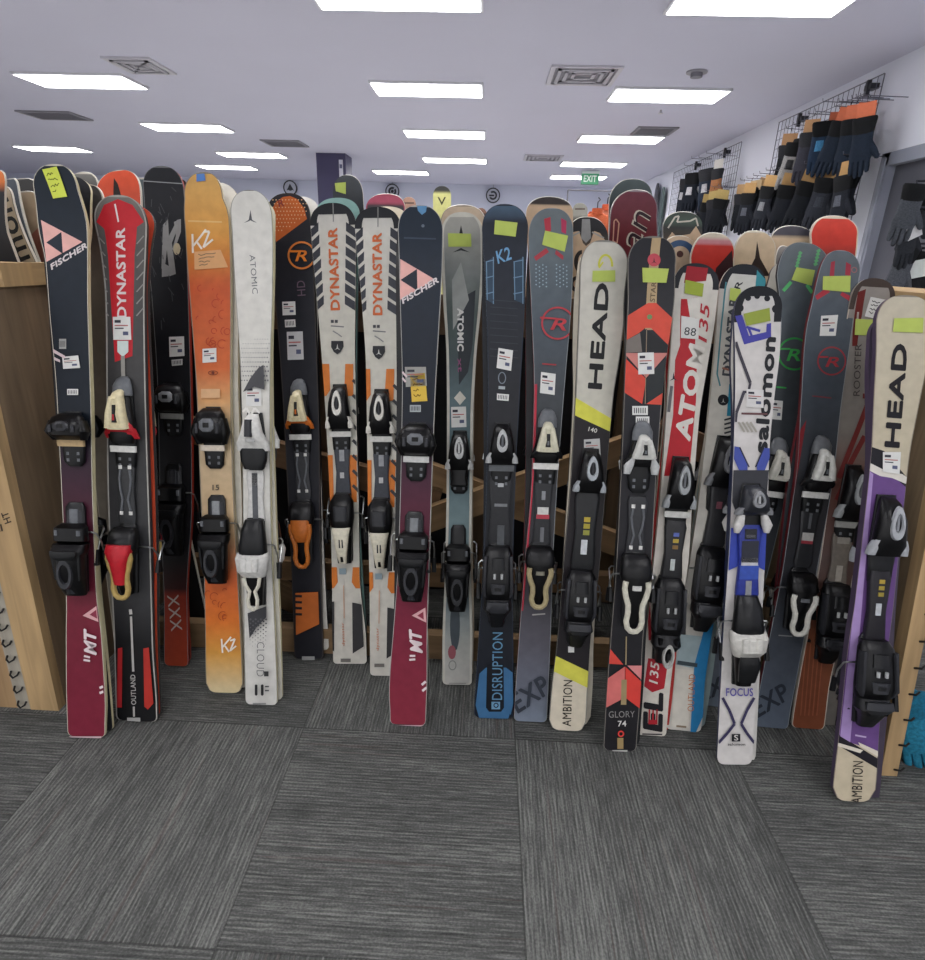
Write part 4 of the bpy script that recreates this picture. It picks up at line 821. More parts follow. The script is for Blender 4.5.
s.text('EXP', (758, 717), (791, 697), 17, '323842', .0, .1, heavy=.5).line([(778, 635), (792, 636)], 1.2, '8a8c8c')
toe(s, 449, 494, 3, c='d0d0ca', c2=K1); rail(s, 506, 566, '26272a', marks=((.1, .35, -.15, .15, '5a5c60'), (.42, .55, -.6, .6, 'b8b8b4'), (.55, .6, -.6, .6, '9a3a44'))); heel(s, 572, 632, 3, c='dcdad0', c2=K3); SK['S'] = s.done()
# T old grey / red
s = Ski('worn grey and dark red ski with a large white sticker and brown tail', (873, 278), (810, 730),
        [(302, 850, 894), (340, 843.5, 890), (400, 838.5, 884), (460, 834, 876), (540, 823, 860), (620, 810, 845), (690, 797, 829), (715, 793, 826)],
        [(278, '98928c'), (340, '8d8883'), (430, '7f7a74'), (480, '6e4a42'), (560, '5a4a46'), (600, '5c4038'), (640, '7c4a34'), (730, '824a32')], side='b5b0a4', base='7a7670', group=GF, rim=('cfc6b8', .0025))
s.rim('4a403c', .014, s.v0)
s.poly([(858, 292), (866, 289), (862, 314), (857, 346), (852, 346)], '6a2826').line([(858, 312), (857, 325)], 2, 'a8a09a').sticker([(870, 297), (885, 300), (880, 320), (864, 316.5)], marks=2, mc='3a3a40', label='white sticker with handwriting'); s.tape([(855, 319), (876, 320), (875, 336), (854, 335)])
s.text('ROOSTER', (859, 396), (861, 344), 6.5, '4a4644', .0)
for P in ([(838, 478), (858, 428), (876, 380)], [(842, 478), (864, 436)], [(862, 396), (880, 396)], [(836, 500), (850, 470)]): s.line(P, 5, '6e2c2a')
for k in range(5): s.line([(806+k*4, 640+k*3), (800+k*4, 715)], 1.3, '9a5a40')
toe(s, 466, 524, 2, c='9fa3a4', c2=K3, afd='9c9c98'); rail(s, 530, 592, '6d665e', hw=.028, marks=((.1, .2, -.6, .6, '8f8a82'), (.55, .8, -.3, .3, 'a09a90'))); heel(s, 584, 664, 5, c2=None, w=1.1); SK['T'] = s.done()
# U cream and purple
s = Ski('cream ski with purple middle and black upright lettering at the far right end', (905, 295), (855, 803),
        [(322, 876, 934), (350, 876, 930), (400, 873.5, 920), (460, 870.5, 909), (540, 862, 900), (600, 855, 894), (660, 846.5, 886.5), (720, 840.5, 880), (775, 834, 877)],
        [(295, 'c4bca8'), (440, 'c0b69e'), (800, 'c9bca2')], side='4e4256', base='4a4250', lean=16., rise=.010, group=GF, rim=('8d8478', .002), corner=.035, th=.018)
s.poly([(860, 446), (872, 448), (884, 452), (912, 486), (905, 760), (830, 736)], '684a82').poly([(864, 446), (872, 447), (884, 451), (909, 480), (909, 490), (886, 470), (866, 464)], '232126').poly([(864, 460), (876, 466), (888, 472), (902, 474), (908, 478), (906, 484), (892, 478), (880, 476), (864, 468)], 'd9d4ca')
s.poly([(836, 733), (882, 761), (880, 770), (834, 743)], '26232a').poly([(836, 742), (863, 750), (860, 753), (836, 745.5)], 'ded6c6').poly([(858, 742), (880, 752), (880, 758), (860, 746)], 'ded6c6').line([(855, 735), (866, 737)], 1.6, 'b9a6c8')
s.poly([(868, 470), (873, 474), (850, 742), (840, 736)], 'a68cc0').tape([(893.4, 318.5), (922.6, 318), (922, 333), (892, 332)]); s.text('HEAD', (898.6, 447.5), (907, 345), 14.2, '222024', .014, heavy=.6)
s.sticker([(882, 452), (900, 452), (898.7, 474), (882, 471.5)]); s.text('AMBITION', (861, 803), (863, 761), 10.5, '2a2528', .0)
toe(s, 497, 562, 2, c='a9acb0', c2='8a8d92', afd=None, w=1.05); rail(s, 570, 648, '211f24', hw=.026, z=.02, marks=((.1, .15, -.2, .3, 'b0983c'), (.18, .23, -.2, .3, 'a8943a'), (.26, .31, -.2, .3, '9c8a3a'), (.4, .55, -.3, .2, 'b9bdc0'))); heel(s, 640, 728, 5, c2=None, w=1.05); SK['U'] = s.done()
# ------------------------------------------------------------------ the rear ski of each pair
for k, t in dict(A='the far left navy to burgundy ski', B='the red centred ski', C='the black ski with a red tail', D='the amber to orange ski with beige tape',
                 E='the white ski with 11 on its tail', F='the black ski with dotted orange tip', G='the left white ski with orange lettering', H='the right white ski with orange lettering',
                 I='the middle navy to burgundy ski', J='the silver to teal ski', K='the black ski with blue framed tail', L='the grey ski left of the cream yellow one',
                 M='the cream, yellow and black ski', N='the black ski with coral red diamonds', O='the white ski with red band and red 135', P='the white ski with blue right edge',
                 Q='the short white ski with purple emblem', R='the grey ski with green ring', S='the grey ski left of the worn red one', T='the worn grey and dark red ski', U='the far right cream and purple ski').items():
    mate(SK[k], 'twin ski strapped base to base behind '+t, dx={'D': .012, 'F': .02, 'H': .02, 'B': .006, 'S': .04, 'U': .013, 'T': .03, 'R': .03, 'Q': .016, 'P': .02, 'O': .016, 'N': .012, 'M': .01, 'K': .008, 'L': .004}.get(k, .004), dv={'G': .045, 'H': .03, 'J': .02, 'F': .02, 'S': -.02, 'R': -.02, 'Q': -.01, 'U': -.035, 'T': -.02}.get(k, .004))
# ------------------------------------------------------------------ ski tips behind the front row
def back(label, tip, rows, ramp, at=(2.2, 2.62, 0.), rise=-.035, side='cfcabc', base='1e1e20', rim=None, group=GB, th=.012, **k):
    r = [(tip[1]+a, b, c) for a, b, c in rows]
    return Ski(label, tip, None, r, [(tip[1]+a, c) for a, c in ramp], side=side, base=base, at=at, rise=rise, rim=rim, group=group, th=th, **k)
TAN = 'd2b596'
back('cream ski lettered in black capitals slanting behind the left end of the rack', (4, 186), [(20, -16, 14), (76, -12, 36)], [(0, 'c6b294'), (100, 'bda98c')], at=(1.78, 2.0, .12), rim=('7d776c', .002)
     ).text('mon', (31, 258), (8, 197), 13, '2b2926', .02).poly([(3, 232), (11, 240), (3, 240)], 'b04038').done()
back('dark ski with pale edge leaning behind the cream lettered ski', (13, 178), [(16, 2, 19), (60, 6, 30)], [(0, '4a5058'), (100, '3c4046')], at=(1.9, 2.1, .1), rim=('c9c8c2', .0022)).done()
back('charcoal ski tip behind the beige one at the left end', (24, 178), [(14, 8, 38), (60, 12, 44)], [(0, '33312f'), (100, '2c2b2a')], at=(2.02, 2.2, .1), rim=('c4c0b6', .0022)).done()
back('beige ski with pale edge tucked against the far left navy ski', (24, 191), [(18, 6, 44), (72, 16, 56)], [(0, 'bfa98a'), (100, 'a98c74')], at=(1.94, 2.15, .1), rim=('d6cfbe', .0025)).poly([(30, 236), (40, 226), (46, 262), (34, 262)], 'b0705c').done()
back('ski with orange tip cut off by the left picture edge', (-2, 170), [(12, -20, 5), (60, -20, 6)], [(0, 'd2753a'), (16, 'd2753a'), (20, '2c2c30'), (100, '2a2a2c')], at=(1.7, 1.95, .05)).done()
back('grey ski tip with cream edge right behind the far left navy ski', (84, 172), [(16, 70, 99), (60, 70, 101)], [(0, '8c8a84'), (14, '6a6864'), (100, '4a4a4a')], at=(2.15, 2.55, 0), rim=('d2ccbe', .003)).done()
back('worn beige and grey mottled ski standing between the navy ski and the red ski', (87, 184), [(20, 73, 103), (120, 84, 109), (260, 90, 112)], [(0, '3a3836'), (40, '5a544c'), (90, '8c8070'), (300, '8a8276'), (480, '8d8980')], at=(1.72, 1.56, .0), rim=('b6ad9c', .003)).done()
back('orange red ski tip with black spear behind the red ski', (119, 170), [(26, 96, 141), (70, 100, 144), (220, 126, 158)], [(0, 'cc5236'), (100, 'c24a32'), (225, 'b8452f'), (235, '262324'), (400, '222')], at=(1.98, 1.80, .20), rim=('d9d2c6', .002)).poly([(114, 178), (118, 184), (126, 210), (114, 210)], '2a2422').done()
back('teal grey ski tip left of the black ski', (142, 178), [(10, 130, 152), (60, 132, 156)], [(0, '5c6a6c'), (100, '46484a')], at=(2.12, 2.5, 0), rim=('c9c6bc', .002)).done()
back('dark grey ski tip with green note above the left white ski', (347, 175), [(22, 333, 363), (60, 330, 366)], [(0, '43474b'), (100, '34363a')], at=(2.3, 2.7, 0)).tape([(335, 183), (346, 182), (346, 194), (336, 191)]).done()
back('pink rimmed ski tip behind the right white ski', (388, 194), [(16, 366, 405), (60, 366, 407)], [(0, 'bf5a70'), (9, 'bf5a70'), (12, '4a4a4e'), (100, '4a4446')], at=(2.25, 2.7, 0), rim=('b8566a', .004)).done()
back('cream ski tip peeking behind the silver to teal ski', (463, 205), [(18, 441, 485), (60, 444, 486)], [(0, 'cdb9a0'), (100, 'b9a48c')], at=(2.15, 2.6, 0), rim=('8a7f74', .002)).done()
back('maroon ski standing in the gap right of the silver to teal ski', (481, 225), [(20, 470, 492), (80, 472, 492)], [(0, '5c2a34'), (100, '522630'), (300, '3c2228')], at=(2.2, 2.6, 0)).done()
b = back('beige ski base with black tip band behind the grey red ringed ski', (550, 197), [(18, 526, 573), (60, 528, 573)], [(0, '3c3634'), (7, '3c3634'), (9, TAN), (100, 'cbae90')], at=(2.12, 2.6, 0)); b.done()
b = back('beige ski base with black winged tip graphic left of the cream and yellow ski', (586, 217), [(26, 566, 608), (90, 564, 604)], [(0, '2e2d30'), (14, '2e2d30'), (100, 'd0b496')], at=(2.16, 2.6, 0), rise=-.03)
b.poly([(566, 243), (573, 232), (579, 231), (583, 243), (586, 246), (590, 243), (594, 231), (600, 233), (607, 243), (610, 300), (560, 300)], TAN).poly([(582, 219), (590, 219), (591, 238), (586, 243), (581, 238)], '9a9a98').line([(568, 238), (580, 232)], 1.5, 'a9a9a4').line([(592, 232), (604, 238)], 1.5, 'a9a9a4')
b.ring(582, 262, 8, 4, '3a3634', 90, 270, ry=12).ring(577, 284, 7, 3.5, '3a3634', 90, 270, ry=8).done()
b = back('dark teal wide ski tip rising behind the burgundy tip', (634, 179), [(24, 609, 652), (80, 608, 656)], [(0, '4a5455'), (100, '3e4648')], at=(2.35, 2.8, 0), rim=('6a7274', .002)); b.done()
b = back('wide burgundy ski tip with large outlined letters behind the coral diamond ski', (638, 190), [(26, 610, 657), (70, 607, 658), (130, 606, 655)], [(0, '6a3440'), (40, '703238'), (100, '6a2c34')], at=(2.26, 2.75, 0), rim=('8a7c84', .003))
b.text('an', (640, 252), (652, 214), 17, 'c9c0b0', .03, .2).text('an', (640.6, 251), (652, 215), 15.5, '33242a', -.005, .2).line([(614, 221), (616, 219), (619, 223), (617, 243), (613, 241), (614, 221)], 1.2, 'd0a088').done()
b = back('cream ski base with dark green torn tip graphic right of the burgundy tip', (684, 212), [(16, 663, 702), (60, 664, 704)], [(0, '3c423c'), (10, '4a5a50'), (16, '3a3a3a'), (100, TAN)], at=(2.3, 2.75, 0), rise=-.04)
b.poly([(662, 246), (672, 232), (676, 236), (690, 234), (696, 226), (704, 240), (704, 300), (662, 300)], TAN).line([(668, 228), (675, 217), (679, 216), (677, 222), (690, 221), (696, 218), (698, 226)], 1.6, 'c9c4b6').done()
b = back('cream ski base with blue arc and brown dot left of the red 135 ski', (679, 236), [(24, 659, 697), (60, 664, 698)], [(0, 'cdb498'), (100, 'cbb59c')], at=(2.2, 2.65, 0)); b.ring(680, 256, 16, 6, '3f5676', 180, 360, ry=16).disc(680, 254, 3.4, '5a3c38').done()
b = back('red ski base with pink and white tip rim behind the red 135 ski', (713, 233), [(26, 690, 734), (60, 692, 733)], [(0, 'd9cdb8'), (5, 'd9cdb8'), (6, 'c98a90'), (10, 'c98a90'), (11, 'c0392f'), (40, 'bc352d'), (90, '8a2a28')], at=(2.12, 2.6, 0), rim=('cfc6b2', .003)); b.poly([(716, 268), (732, 250), (734, 290), (712, 290)], '3a2426').done()
b = back('cream ski base with black spire emblem behind the white blue edged ski', (754, 231), [(24, 733, 775), (60, 734, 774)], [(0, 'd8c2a2'), (100, 'd0b798')], at=(2.16, 2.65, 0), rim=('d9d0be', .0025)); b.poly([(757, 241), (760, 258), (770, 276), (745, 276), (755, 258)], '3a302c').done()
b = back('cream ski base with dark grey cap left of the bright red tip', (792, 226), [(18, 770, 815), (60, 772, 812)], [(0, '4c4a52'), (9, '4c4a52'), (12, 'd3bb9c'), (100, 'c9b294')], at=(2.2, 2.68, 0), rise=-.05); b.done()
b = back('bright red ski base with white rim beside the grey door frame', (834, 216), [(20, 810, 858), (60, 812, 852)], [(0, 'cc4436'), (22, 'c63e32'), (34, 'b8382e'), (40, '4a3430'), (90, '3c2c2a')], at=(2.15, 2.6, 0), rise=-.055, rim=('d2c6b4', .004)); b.done()
b = back('grey silver ski tip left of the green ringed ski', (783, 246), [(12, 776, 792), (40, 775, 795)], [(0, 'a09c98'), (20, '6a6866'), (50, '3a3a3c')], at=(2.0, 2.4, -.1)); b.done()
# a second rack line further back: single tips
for lab, tip, w, c in (('small tan ski tip far back right of the two white lettered skis', (409, 197), 7, 'b08a78'), ('small brown ski tip far back left of the blue framed ski', (481, 208), 6, '8a6a5c'), ('pale grey board tip far back above the winged ski base', (580, 203), 7.5, '9c9a90')):
    b = back(lab, tip, [(9, tip[0]-w, tip[0]+w), (30, tip[0]-w*1.05, tip[0]+w*1.05)], [(0, c), (12, c), (18, '3a3634'), (60, c)], at=(5.6, 5.9, 0), rise=-.02, group='ski tips in the racks further back'); b.line([(tip[0]-5, tip[1]+6), (tip[0]+5, tip[1]+6)], 1.5, '5a4a44').done()
# ------------------------------------------------------------------ the rack
W0, W1, W2, W3 = 'a48662', '8d7355', 'b89a70', '6e5a44'
rack = empty('ski_rack', 'long pine lumber ski rack holding the whole row of skis', 'ski rack', Matrix.Translation((0, 1.9, 0)))
RI = Matrix.Translation((0, -1.9, 0))
def rk(mb, name, label=None):
    mb.v = [(x, y-1.9, z) for x, y, z in mb.v]; o = mb.build(name, 'wood', rack)
    if label: o['label'] = label
    return o
XL, XR = -1.222, 1.118
pl = onx(0, 440, XL); LEANL = atan2(pl.y-1.376, pl.z); YF = 1.372
def leanbox(x0, x1, y, t, d, col, lean, h=1.2):
    mb = MB(); m = Matrix.Translation((0, y, 0)) @ Matrix.Rotation(-lean, 4, 'X'); mb.box(x0, x1, 0, d, -.0, t, col, mat=m, long=2)
    mb.v = [(a, b, max(c, 0.)) for a, b, c in mb.v]; return mb
TL = 1.2/cos(LEANL)
rk(leanbox(XL-.086, XL-.001, YF, TL, .038, W2, LEANL), 'front_post')
def stamp(t, a, b, h, col, post):                                 # ink stamp on the leaning post face
    vs, tr = glyphs(t, .02, 0.); mb = MB(); N = Vector((0, -cos(LEANL), sin(LEANL))); o = Vector((0, YF, 0))
    dx, dy = b[0]-a[0], b[1]-a[1]; L = sqrt(dx*dx+dy*dy); px, py = dy/L*h, -dx/L*h; Q = []
    for x, y in vs:
        d = ray(a[0]+dx*x+px*y, a[1]+dy*x+py*y); k = ((o-CAM).dot(N)+.0008)/d.dot(N); Q.append(CAM+d*k)
    mb.grid(Q, tr, [lin(col)]*len(tr), 0, False); return mb
rk(stamp('HT', (11.5, 522), (7.5, 511), 7, '3a3028', None), 'lumber_stamp')
rk(stamp('\u2261', (3, 531), (1.4, 524), 7, '3a3028', None), 'lumber_stamp')
rk(leanbox(XL-.215, XL-.128, YF+.004, TL, .038, W0, LEANL), 'front_post')
rk(leanbox(XL-.6, XL-.514, YF+.004, TL, .038, W0, LEANL), 'front_post')
st = leanbox(XL-.127, XL-.087, YF+.002, TL*.42, .012, 'a9a294', LEANL); rk(st, 'slotted_strip', 'pale slotted strip with black hooks')
ml = Matrix.Translation((0, YF, 0)) @ Matrix.Rotation(-LEANL, 4, 'X')
for k in range(9):
    hk = MB(); z = .02+.052*k; hk.tube([ml @ Vector(p) for p in ((XL-.118, 0, z+.008), (XL-.112, -.012, z+.004), (XL-.104, -.014, z-.004), (XL-.096, -.006, z), (XL-.094, 0, z+.008))], .0028, '1c1b1a')
    rk(hk, 'hook')
def endpanel(x0, x1, col, lean, yf, top=1.2, back_y=2.78):
    mb = MB(); ty = yf+.03+top*tan(lean); A = [(yf+.03, 0), (back_y, 0), (back_y-top*.12, top), (ty, top)]
    for x, rv in ((x0, 0), (x1, 1)):
        q = [(x, y, z) for y, z in A]; uv = [(z, y) for y, z in A]
        if not rv: q.reverse(); uv.reverse()
        mb.face(q, col, uv=uv)
    for i in range(4):
        a, b = A[i], A[(i+1) % 4]; mb.face([(x0, a[0], a[1]), (x0, b[0], b[1]), (x1, b[0], b[1]), (x1, a[0], a[1])], col, uv=[(a[1], 0), (b[1], 0), (b[1], .02), (a[1], .02)])
    return mb
rk(endpanel(XL-.018, XL, '7f6c56', LEANL, YF), 'end_panel'); rk(endpanel(XR, XR+.018, '86735a', radians(9), 1.30), 'end_panel')
mb = MB(); mb.box(XL-.6, XL+.012, 1.52, 1.63, 1.19, 1.247, W2, long=0); mb.box(XL-.03, XL+.012, 1.63, 2.7, 1.19, 1.246, W2, long=1); rk(mb, 'cap_board')
mb = MB(); mb.box(XR-.012, XR+.26, 1.56, 2.7, 1.2, 1.236, W2, long=1); rk(mb, 'cap_board')
mb = leanbox(XR-.002, XR+.042, 1.30, 1.21, .04, W2, radians(9)); rk(mb, 'front_post')
mr_ = Matrix.Translation((0, 1.30, 0)) @ Matrix.Rotation(-radians(9), 4, 'X')
for k in range(7):
    hk = MB(); z = .02+.075*k; hk.tube([mr_ @ Vector(p) for p in ((XR+.030, .0, z), (XR+.040, -.012, z+.006), (XR+.05, -.008, z+.012))], .0028, '1e1c1a'); rk(hk, 'hook')
YBOT, YMID = 1.705, 1.90
for (y, z0, z1, c) in ((2.09, 1.04, 1.17, '6f5a46'), (YBOT, .0, ony(300, 629, YBOT).z, W1), (YMID, ony(500, 590, YMID).z, ony(500, 571, YMID).z, '84694c')):
    mb = MB(); mb.box(XL, XR, y, y+.038, z0, z1, c, long=0); rk(mb, {2.09: 'top_rail', YBOT: 'bottom_rail', YMID: 'middle_rail'}[y])
def brace(p, q, w, y, c):
    a, b = ony(*p, y), ony(*q, y); L = (b-a).length; an = atan2(b.z-a.z, b.x-a.x); mb = MB()
    mb.box(0, L, 0, .036, -w/2, w/2, c, mat=Matrix.Translation(a) @ Matrix.Rotation(-an, 4, 'Y'), long=0); rk(mb, 'diagonal_brace')
brace((425, 522), (665, 436), .09, 1.94, W0); brace((425, 474), (662, 562), .085, 1.98, W0)
brace((150, 420), (440, 500), .09, 1.98, '86694e'); brace((205, 560), (300, 605), .10, 1.94, W1); brace((660, 430), (860, 520), .09, 1.94, '7d5f48')
mb = MB(); mb.box(XL, XR, 2.162, 2.174, 0, 1.1, '17171a', long=0); rk(mb, 'gap_shade_panel', 'added dark panel standing in for shade in the gaps')  # added black sheet, stands in for the shade between the skis
for x in (-.62, -.02, .52): mb = MB(); mb.box(x-.045, x+.045, 2.12, 2.158, 0, 1.17, W3, long=2); rk(mb, 'upright')
# blue gloves on the outer side of the rack's right end
def glove(name, label, group, col, cuff, card=None, sc=1., mw=None, tagc=None, back_=None):
    r = empty(name, label, 'glove', mw, group); mb = MB(); S = lambda st: [(v*sc, u*sc, h*sc, a*sc, b*sc, e) for v, u, h, a, b, e in st]
    mb.hull(S([(-.02, 0, .05, -.018, .02, 2.6), (-.08, 0, .05, -.022, .024, 2.4), (-.13, 0, .055, -.02, .022, 2.4), (-.155, 0, .05, -.016, .018, 2.4)]), col)
    for k, (u, L) in enumerate(((-.037, .062), (-.013, .078), (.012, .074), (.036, .055))):
        mb.hull(S([(-.14, u, .014, -.014, .016, 2.2), (-.155-L*.5, u*1.05, .0135, -.015, .015, 2.2), (-.15-L, u*1.08, .011, -.012, .01, 2.2), (-.158-L, u*1.08, .005, -.005, .004, 2)]), col, n=9)
    m = Matrix.Translation((.045*sc, -.085*sc, 0)) @ Matrix.Rotation(radians(32), 4, 'Z')
    mb.hull(S([(.02, 0, .018, -.014, .016, 2.2), (-.03, 0, .018, -.015, .016, 2.2), (-.07, 0, .013, -.011, .012, 2.2), (-.078, 0, .005, -.004, .004, 2)]), col, n=9, mat=m)
    mb.build('hand', 'fabric', r)
    m2 = MB(); m2.hull(S([(.055, 0, .056, -.02, .022, 2.6), (.045, 0, .06, -.024, .026, 2.6), (-.01, 0, .052, -.02, .022, 2.6), (-.03, 0, .047, -.018, .02, 2.6)]), cuff); m2.build('cuff', 'fabric', r)
    if back_:
        m4 = MB(); m4.hull(S([(-.045, 0, .02, .01, .027, 2.2), (-.1, 0, .024, .01, .03, 2.2)]), back_); m4.build('back_patch', 'fabric', r)
    if card:
        m3 = MB(); m3.box(-.045*sc, .045*sc, .045*sc, .125*sc, .0, .004, card); m3.tube([(0, .14*sc, .002), (0, .155*sc, -.005), (0, .16*sc, -.02)], .003, K2); m3.build('header_card', 'paper', r)
    if tagc:
        m5 = MB(); m5.box(-.05*sc, .03*sc, -.08*sc, .01*sc, .03*sc, .033*sc, tagc, mat=Matrix.Rotation(.35, 4, 'Z')); m5.build('paper_tag', 'paper', r)['label'] = 'white paper tag'
    return r
def hang(p, yaw, tilt=0., roll=0.): return Matrix.Translation(p) @ Matrix.Rotation(yaw, 4, 'Z') @ Matrix.Rotation(pi/2+tilt, 4, 'X') @ Matrix.Rotation(roll, 4, 'Z')
for i, (x, y, z, ro) in enumerate(((1.185, 1.36, .175, .4), (1.22, 1.42, .15, 1.2), (1.20, 1.38, .10, 1.0))):
    glove('ski_glove', ('blue glove low at the right picture edge, topmost of three', 'blue glove low at the right picture edge, farthest of three', 'blue glove low at the right picture edge, lowest of three')[i], 'blue gloves beside the rack', '2a7f9c', '1f6a86', sc=.85, mw=hang((x, y, z), -.3, 0, ro))
# ------------------------------------------------------------------ room shell
CZ = CH+1.566; XW = 3.17; YB = onz(500, 185, CZ).y; XLW = -12.; YN = -3.2
M['carpet'] = carpetmat(); M['ceil'] = flat('ceiling_plaster', (206, 206, 222), .9, 1.2, .03, .15); M['wall'] = flat('wall_paint', (204, 208, 224), .75, 1.5, .03, .1)
M['wallr'] = flat('white_wall_paint', (228, 230, 240), .75, 1.5, .03, .1)
M['lamp'] = glow('lit_diffuser', (252, 251, 252), 9.)
def slab(name, x0, x1, y0, y1, z0, z1, mat):
    mb = MB(); mb.box(x0, x1, y0, y1, z0, z1, 'ffffff'); return struct(mb.build(name, mat))
M['bounce_floor'] = flat('pale_bounce_floor', (222, 220, 214), .45, 2., .04)  # unseen floor made pale to bounce light up onto the ceiling
slab('floor', -2.7, XW+.1, YN, 3.1, -.1, 0, 'carpet'); slab('floor', XLW, XW+.1, 3.1, YB+.1, -.1, 0, 'bounce_floor'); slab('floor', XLW, -2.7, YN, 3.1, -.1, 0, 'bounce_floor')
slab('wall_left', XLW-.1, XLW, YN, YB+.1, 0, CZ, 'wallr'); slab('ceiling', XLW, XW+.1, YN, YB+.1, CZ, CZ+.1, 'ceil')
slab('wall_back', XLW, XW+.1, YB, YB+.12, 0, CZ, 'wall')
# right wall with a doorway
dA = onx(884, 160, XW); dtop = onx(895, 163, XW).z; dY1 = onx(880, 200, XW).y; dY0 = dY1-1.02
mb = MB()
mb.box(XW, XW+.14, dY1, YB, 0, CZ, 'ffffff'); mb.box(XW, XW+.14, YN, dY0, 0, CZ, 'ffffff'); mb.box(XW, XW+.14, dY0, dY1, dtop, CZ, 'ffffff'); struct(mb.build('wall_right', 'wallr'))
d = bpy.data.objects.new('door_1', None); COL.objects.link(d); d.location = (XW, dY0, 0); d['kind'] = 'structure'
def dpart(mb, name, mat='paint'):
    mb.v = [(x-XW, y-dY0, z) for x, y, z in mb.v]; return mb.build(name, mat, d)
mb = MB(); mb.box(XW+.05, XW+.095, dY0, dY1, .01, dtop, '55565e'); lf = dpart(mb, 'door_leaf')
mb = MB(); mb.tube([(XW+.05, dY0+.1, 1.0), (XW+.0, dY0+.1, 1.0), (XW-.005, dY0+.22, 1.0)], .011, 'b0b2b4'); dpart(mb, 'door_handle', 'metal')
mb = MB()
for y0, y1 in ((dY1-.02, dY1+.085), (dY0-.085, dY0+.02)): mb.box(XW-.02, XW+.05, y0, y1, 0, dtop+.085, '8f93a0'); mb.box(XW-.032, XW-.018, y0+.03, y1-.03, 0, dtop+.05, 'a3a7b3')
mb.box(XW-.02, XW+.05, dY0-.085, dY1+.085, dtop-.01, dtop+.085, '8f93a0'); dpart(mb, 'door_frame')
mb = MB(); mb.box(XLW, XW, YB-.012, YB, 0, .1, '3c3c40'); struct(mb.build('baseboard_back', 'paint'))
mb = MB(); mb.box(XW-.012, XW, dY1+.09, YB-.02, 0, .1, '3c3c40'); struct(mb.build('baseboard_right', 'paint'))
# column
c0 = onz(330.5, 153, CZ); cw = .25
mb = MB(); mb.box(-cw, cw, -cw, cw, 0, CZ, '3f3b5c', mat=Matrix.Translation((c0.x, c0.y+cw, 0))); mb.box(-cw-.01, cw+.01, -cw-.01, cw+.01, 0, .1, '2a2a2e', mat=Matrix.Translation((c0.x, c0.y+cw, 0)))
struct(mb.build('column', 'paint'))
mb = MB(); p = ony(341, 171, c0.y-.012); mb.box(-.03, .035, -.006, .006, -.2, .17, 'd6d6e0', mat=Matrix.Translation(p)); mb.box(-.02, .025, -.008, -.005, .04, .1, '6a6a86', mat=Matrix.Translation(p)); tag(mb.build('poster', 'paper'), 'small white notice on the dark purple column', 'sign')
# ------------------------------------------------------------------ ceiling fittings
def light(px, py, label, xy=None, w=1.07, dd=.47):
    p = onz(px, py, CZ) if xy is None else Vector((xy[0], xy[1], CZ))
    r = empty('ceiling_light', label, 'ceiling light', Matrix.Translation((p.x, p.y, CZ)), 'ceiling light panels')
    mb = MB(); hx, hy = w/2, dd/2
    for a in ((-hx-.02, hx+.02, -hy-.02, -hy), (-hx-.02, hx+.02, hy, hy+.02), (-hx-.02, -hx, -hy, hy), (hx, hx+.02, -hy, hy)): mb.box(a[0], a[1], a[2], a[3], -.022, -.0, 'd9d9de')
    mb.build('frame', 'paint', r); m = MB(); m.box(-hx, hx, -hy, hy, -.026, -.002, 'ffffff'); m.build('diffuser', 'lamp', r); return r
def ordl(n): return ('nearest', 'second', 'third', 'fourth', 'fifth')[n]
for i, (x, y) in enumerate(((396, -8), (428, 88), (445, 133), (455, 159.5))): light(x, y, ordl(i)+' lit ceiling panel counting back in the middle column')
for i, (x, y) in enumerate(((764, -3), (667, 94), (620, 138), (593, 163.5), (578, 176.5))): light(x, y, ordl(i)+' lit ceiling panel counting back in the right column')
light(82, 79.5, 'large lit ceiling panel above the far left navy ski'); light(53, 148, 'small lit ceiling panel low at the left picture edge'); light(188, 126.5, 'lit ceiling panel above the black ski, right of the louvred vent')
light(252, 154, 'lit ceiling panel above the white 11 ski'); light(227, 166.5, 'farthest lit ceiling panel above the orange ski'); light(401, 171.5, 'farthest lit ceiling panel right of the purple column')
for x in (-3.1, -.7, 1.68):
    for y in (2.27, -.1, -2.3): light(0, 0, 'lit ceiling panel overhead outside the picture', (x, y))
light(0, 0, 'lit ceiling panel overhead outside the picture', (-3.1, 3.95))
def vent(px, py, w, dd, label, kind):
    p = onz(px, py, CZ); r = empty('ceiling_vent', label, 'ceiling vent', Matrix.Translation((p.x, p.y, CZ)), None)
    mb = MB(); hx, hy = w/2, dd/2; fc = 'c4c2ca' if kind else '85838a'
    for a in ((-hx, hx, -hy, -hy+.04), (-hx, hx, hy-.04, hy), (-hx, -hx+.04, -hy+.04, hy-.04), (hx-.04, hx, -hy+.04, hy-.04)): mb.box(*a, -.016, 0, fc)
    mb.build('frame', 'paint', r); m = MB(); m.box(-hx+.03, hx-.03, -hy+.03, hy-.03, -.004, -.001, '7c7a82'); m.build('backing', 'paint', r)
    m = MB()
    if kind == 1:
        for k in range(1, 4):
            a, b = hx*(1-k*.22), hy*(1-k*.22); t = .03
            for q in ((-a, a, -b, -b+t), (-a, a, b-t, b), (-a, -a+t, -b, b), (a-t, a, -b, b)): m.box(*q, -.03+k*.005, -.012+k*.004, 'b6b4bc')
    else:
        for k in range(7): y = -hy+.06+k*(2*hy-.12)/6; m.box(-hx+.04, hx-.04, y-.008, y+.008, -.014, -.004, '7a7880')
    m.build('louvre', 'paint', r)
vent(140, 65, .44, .5, 'square louvred ceiling vent at upper left', 1); vent(583, 75, .62, .6, 'square louvred ceiling vent left of the second right light', 1)
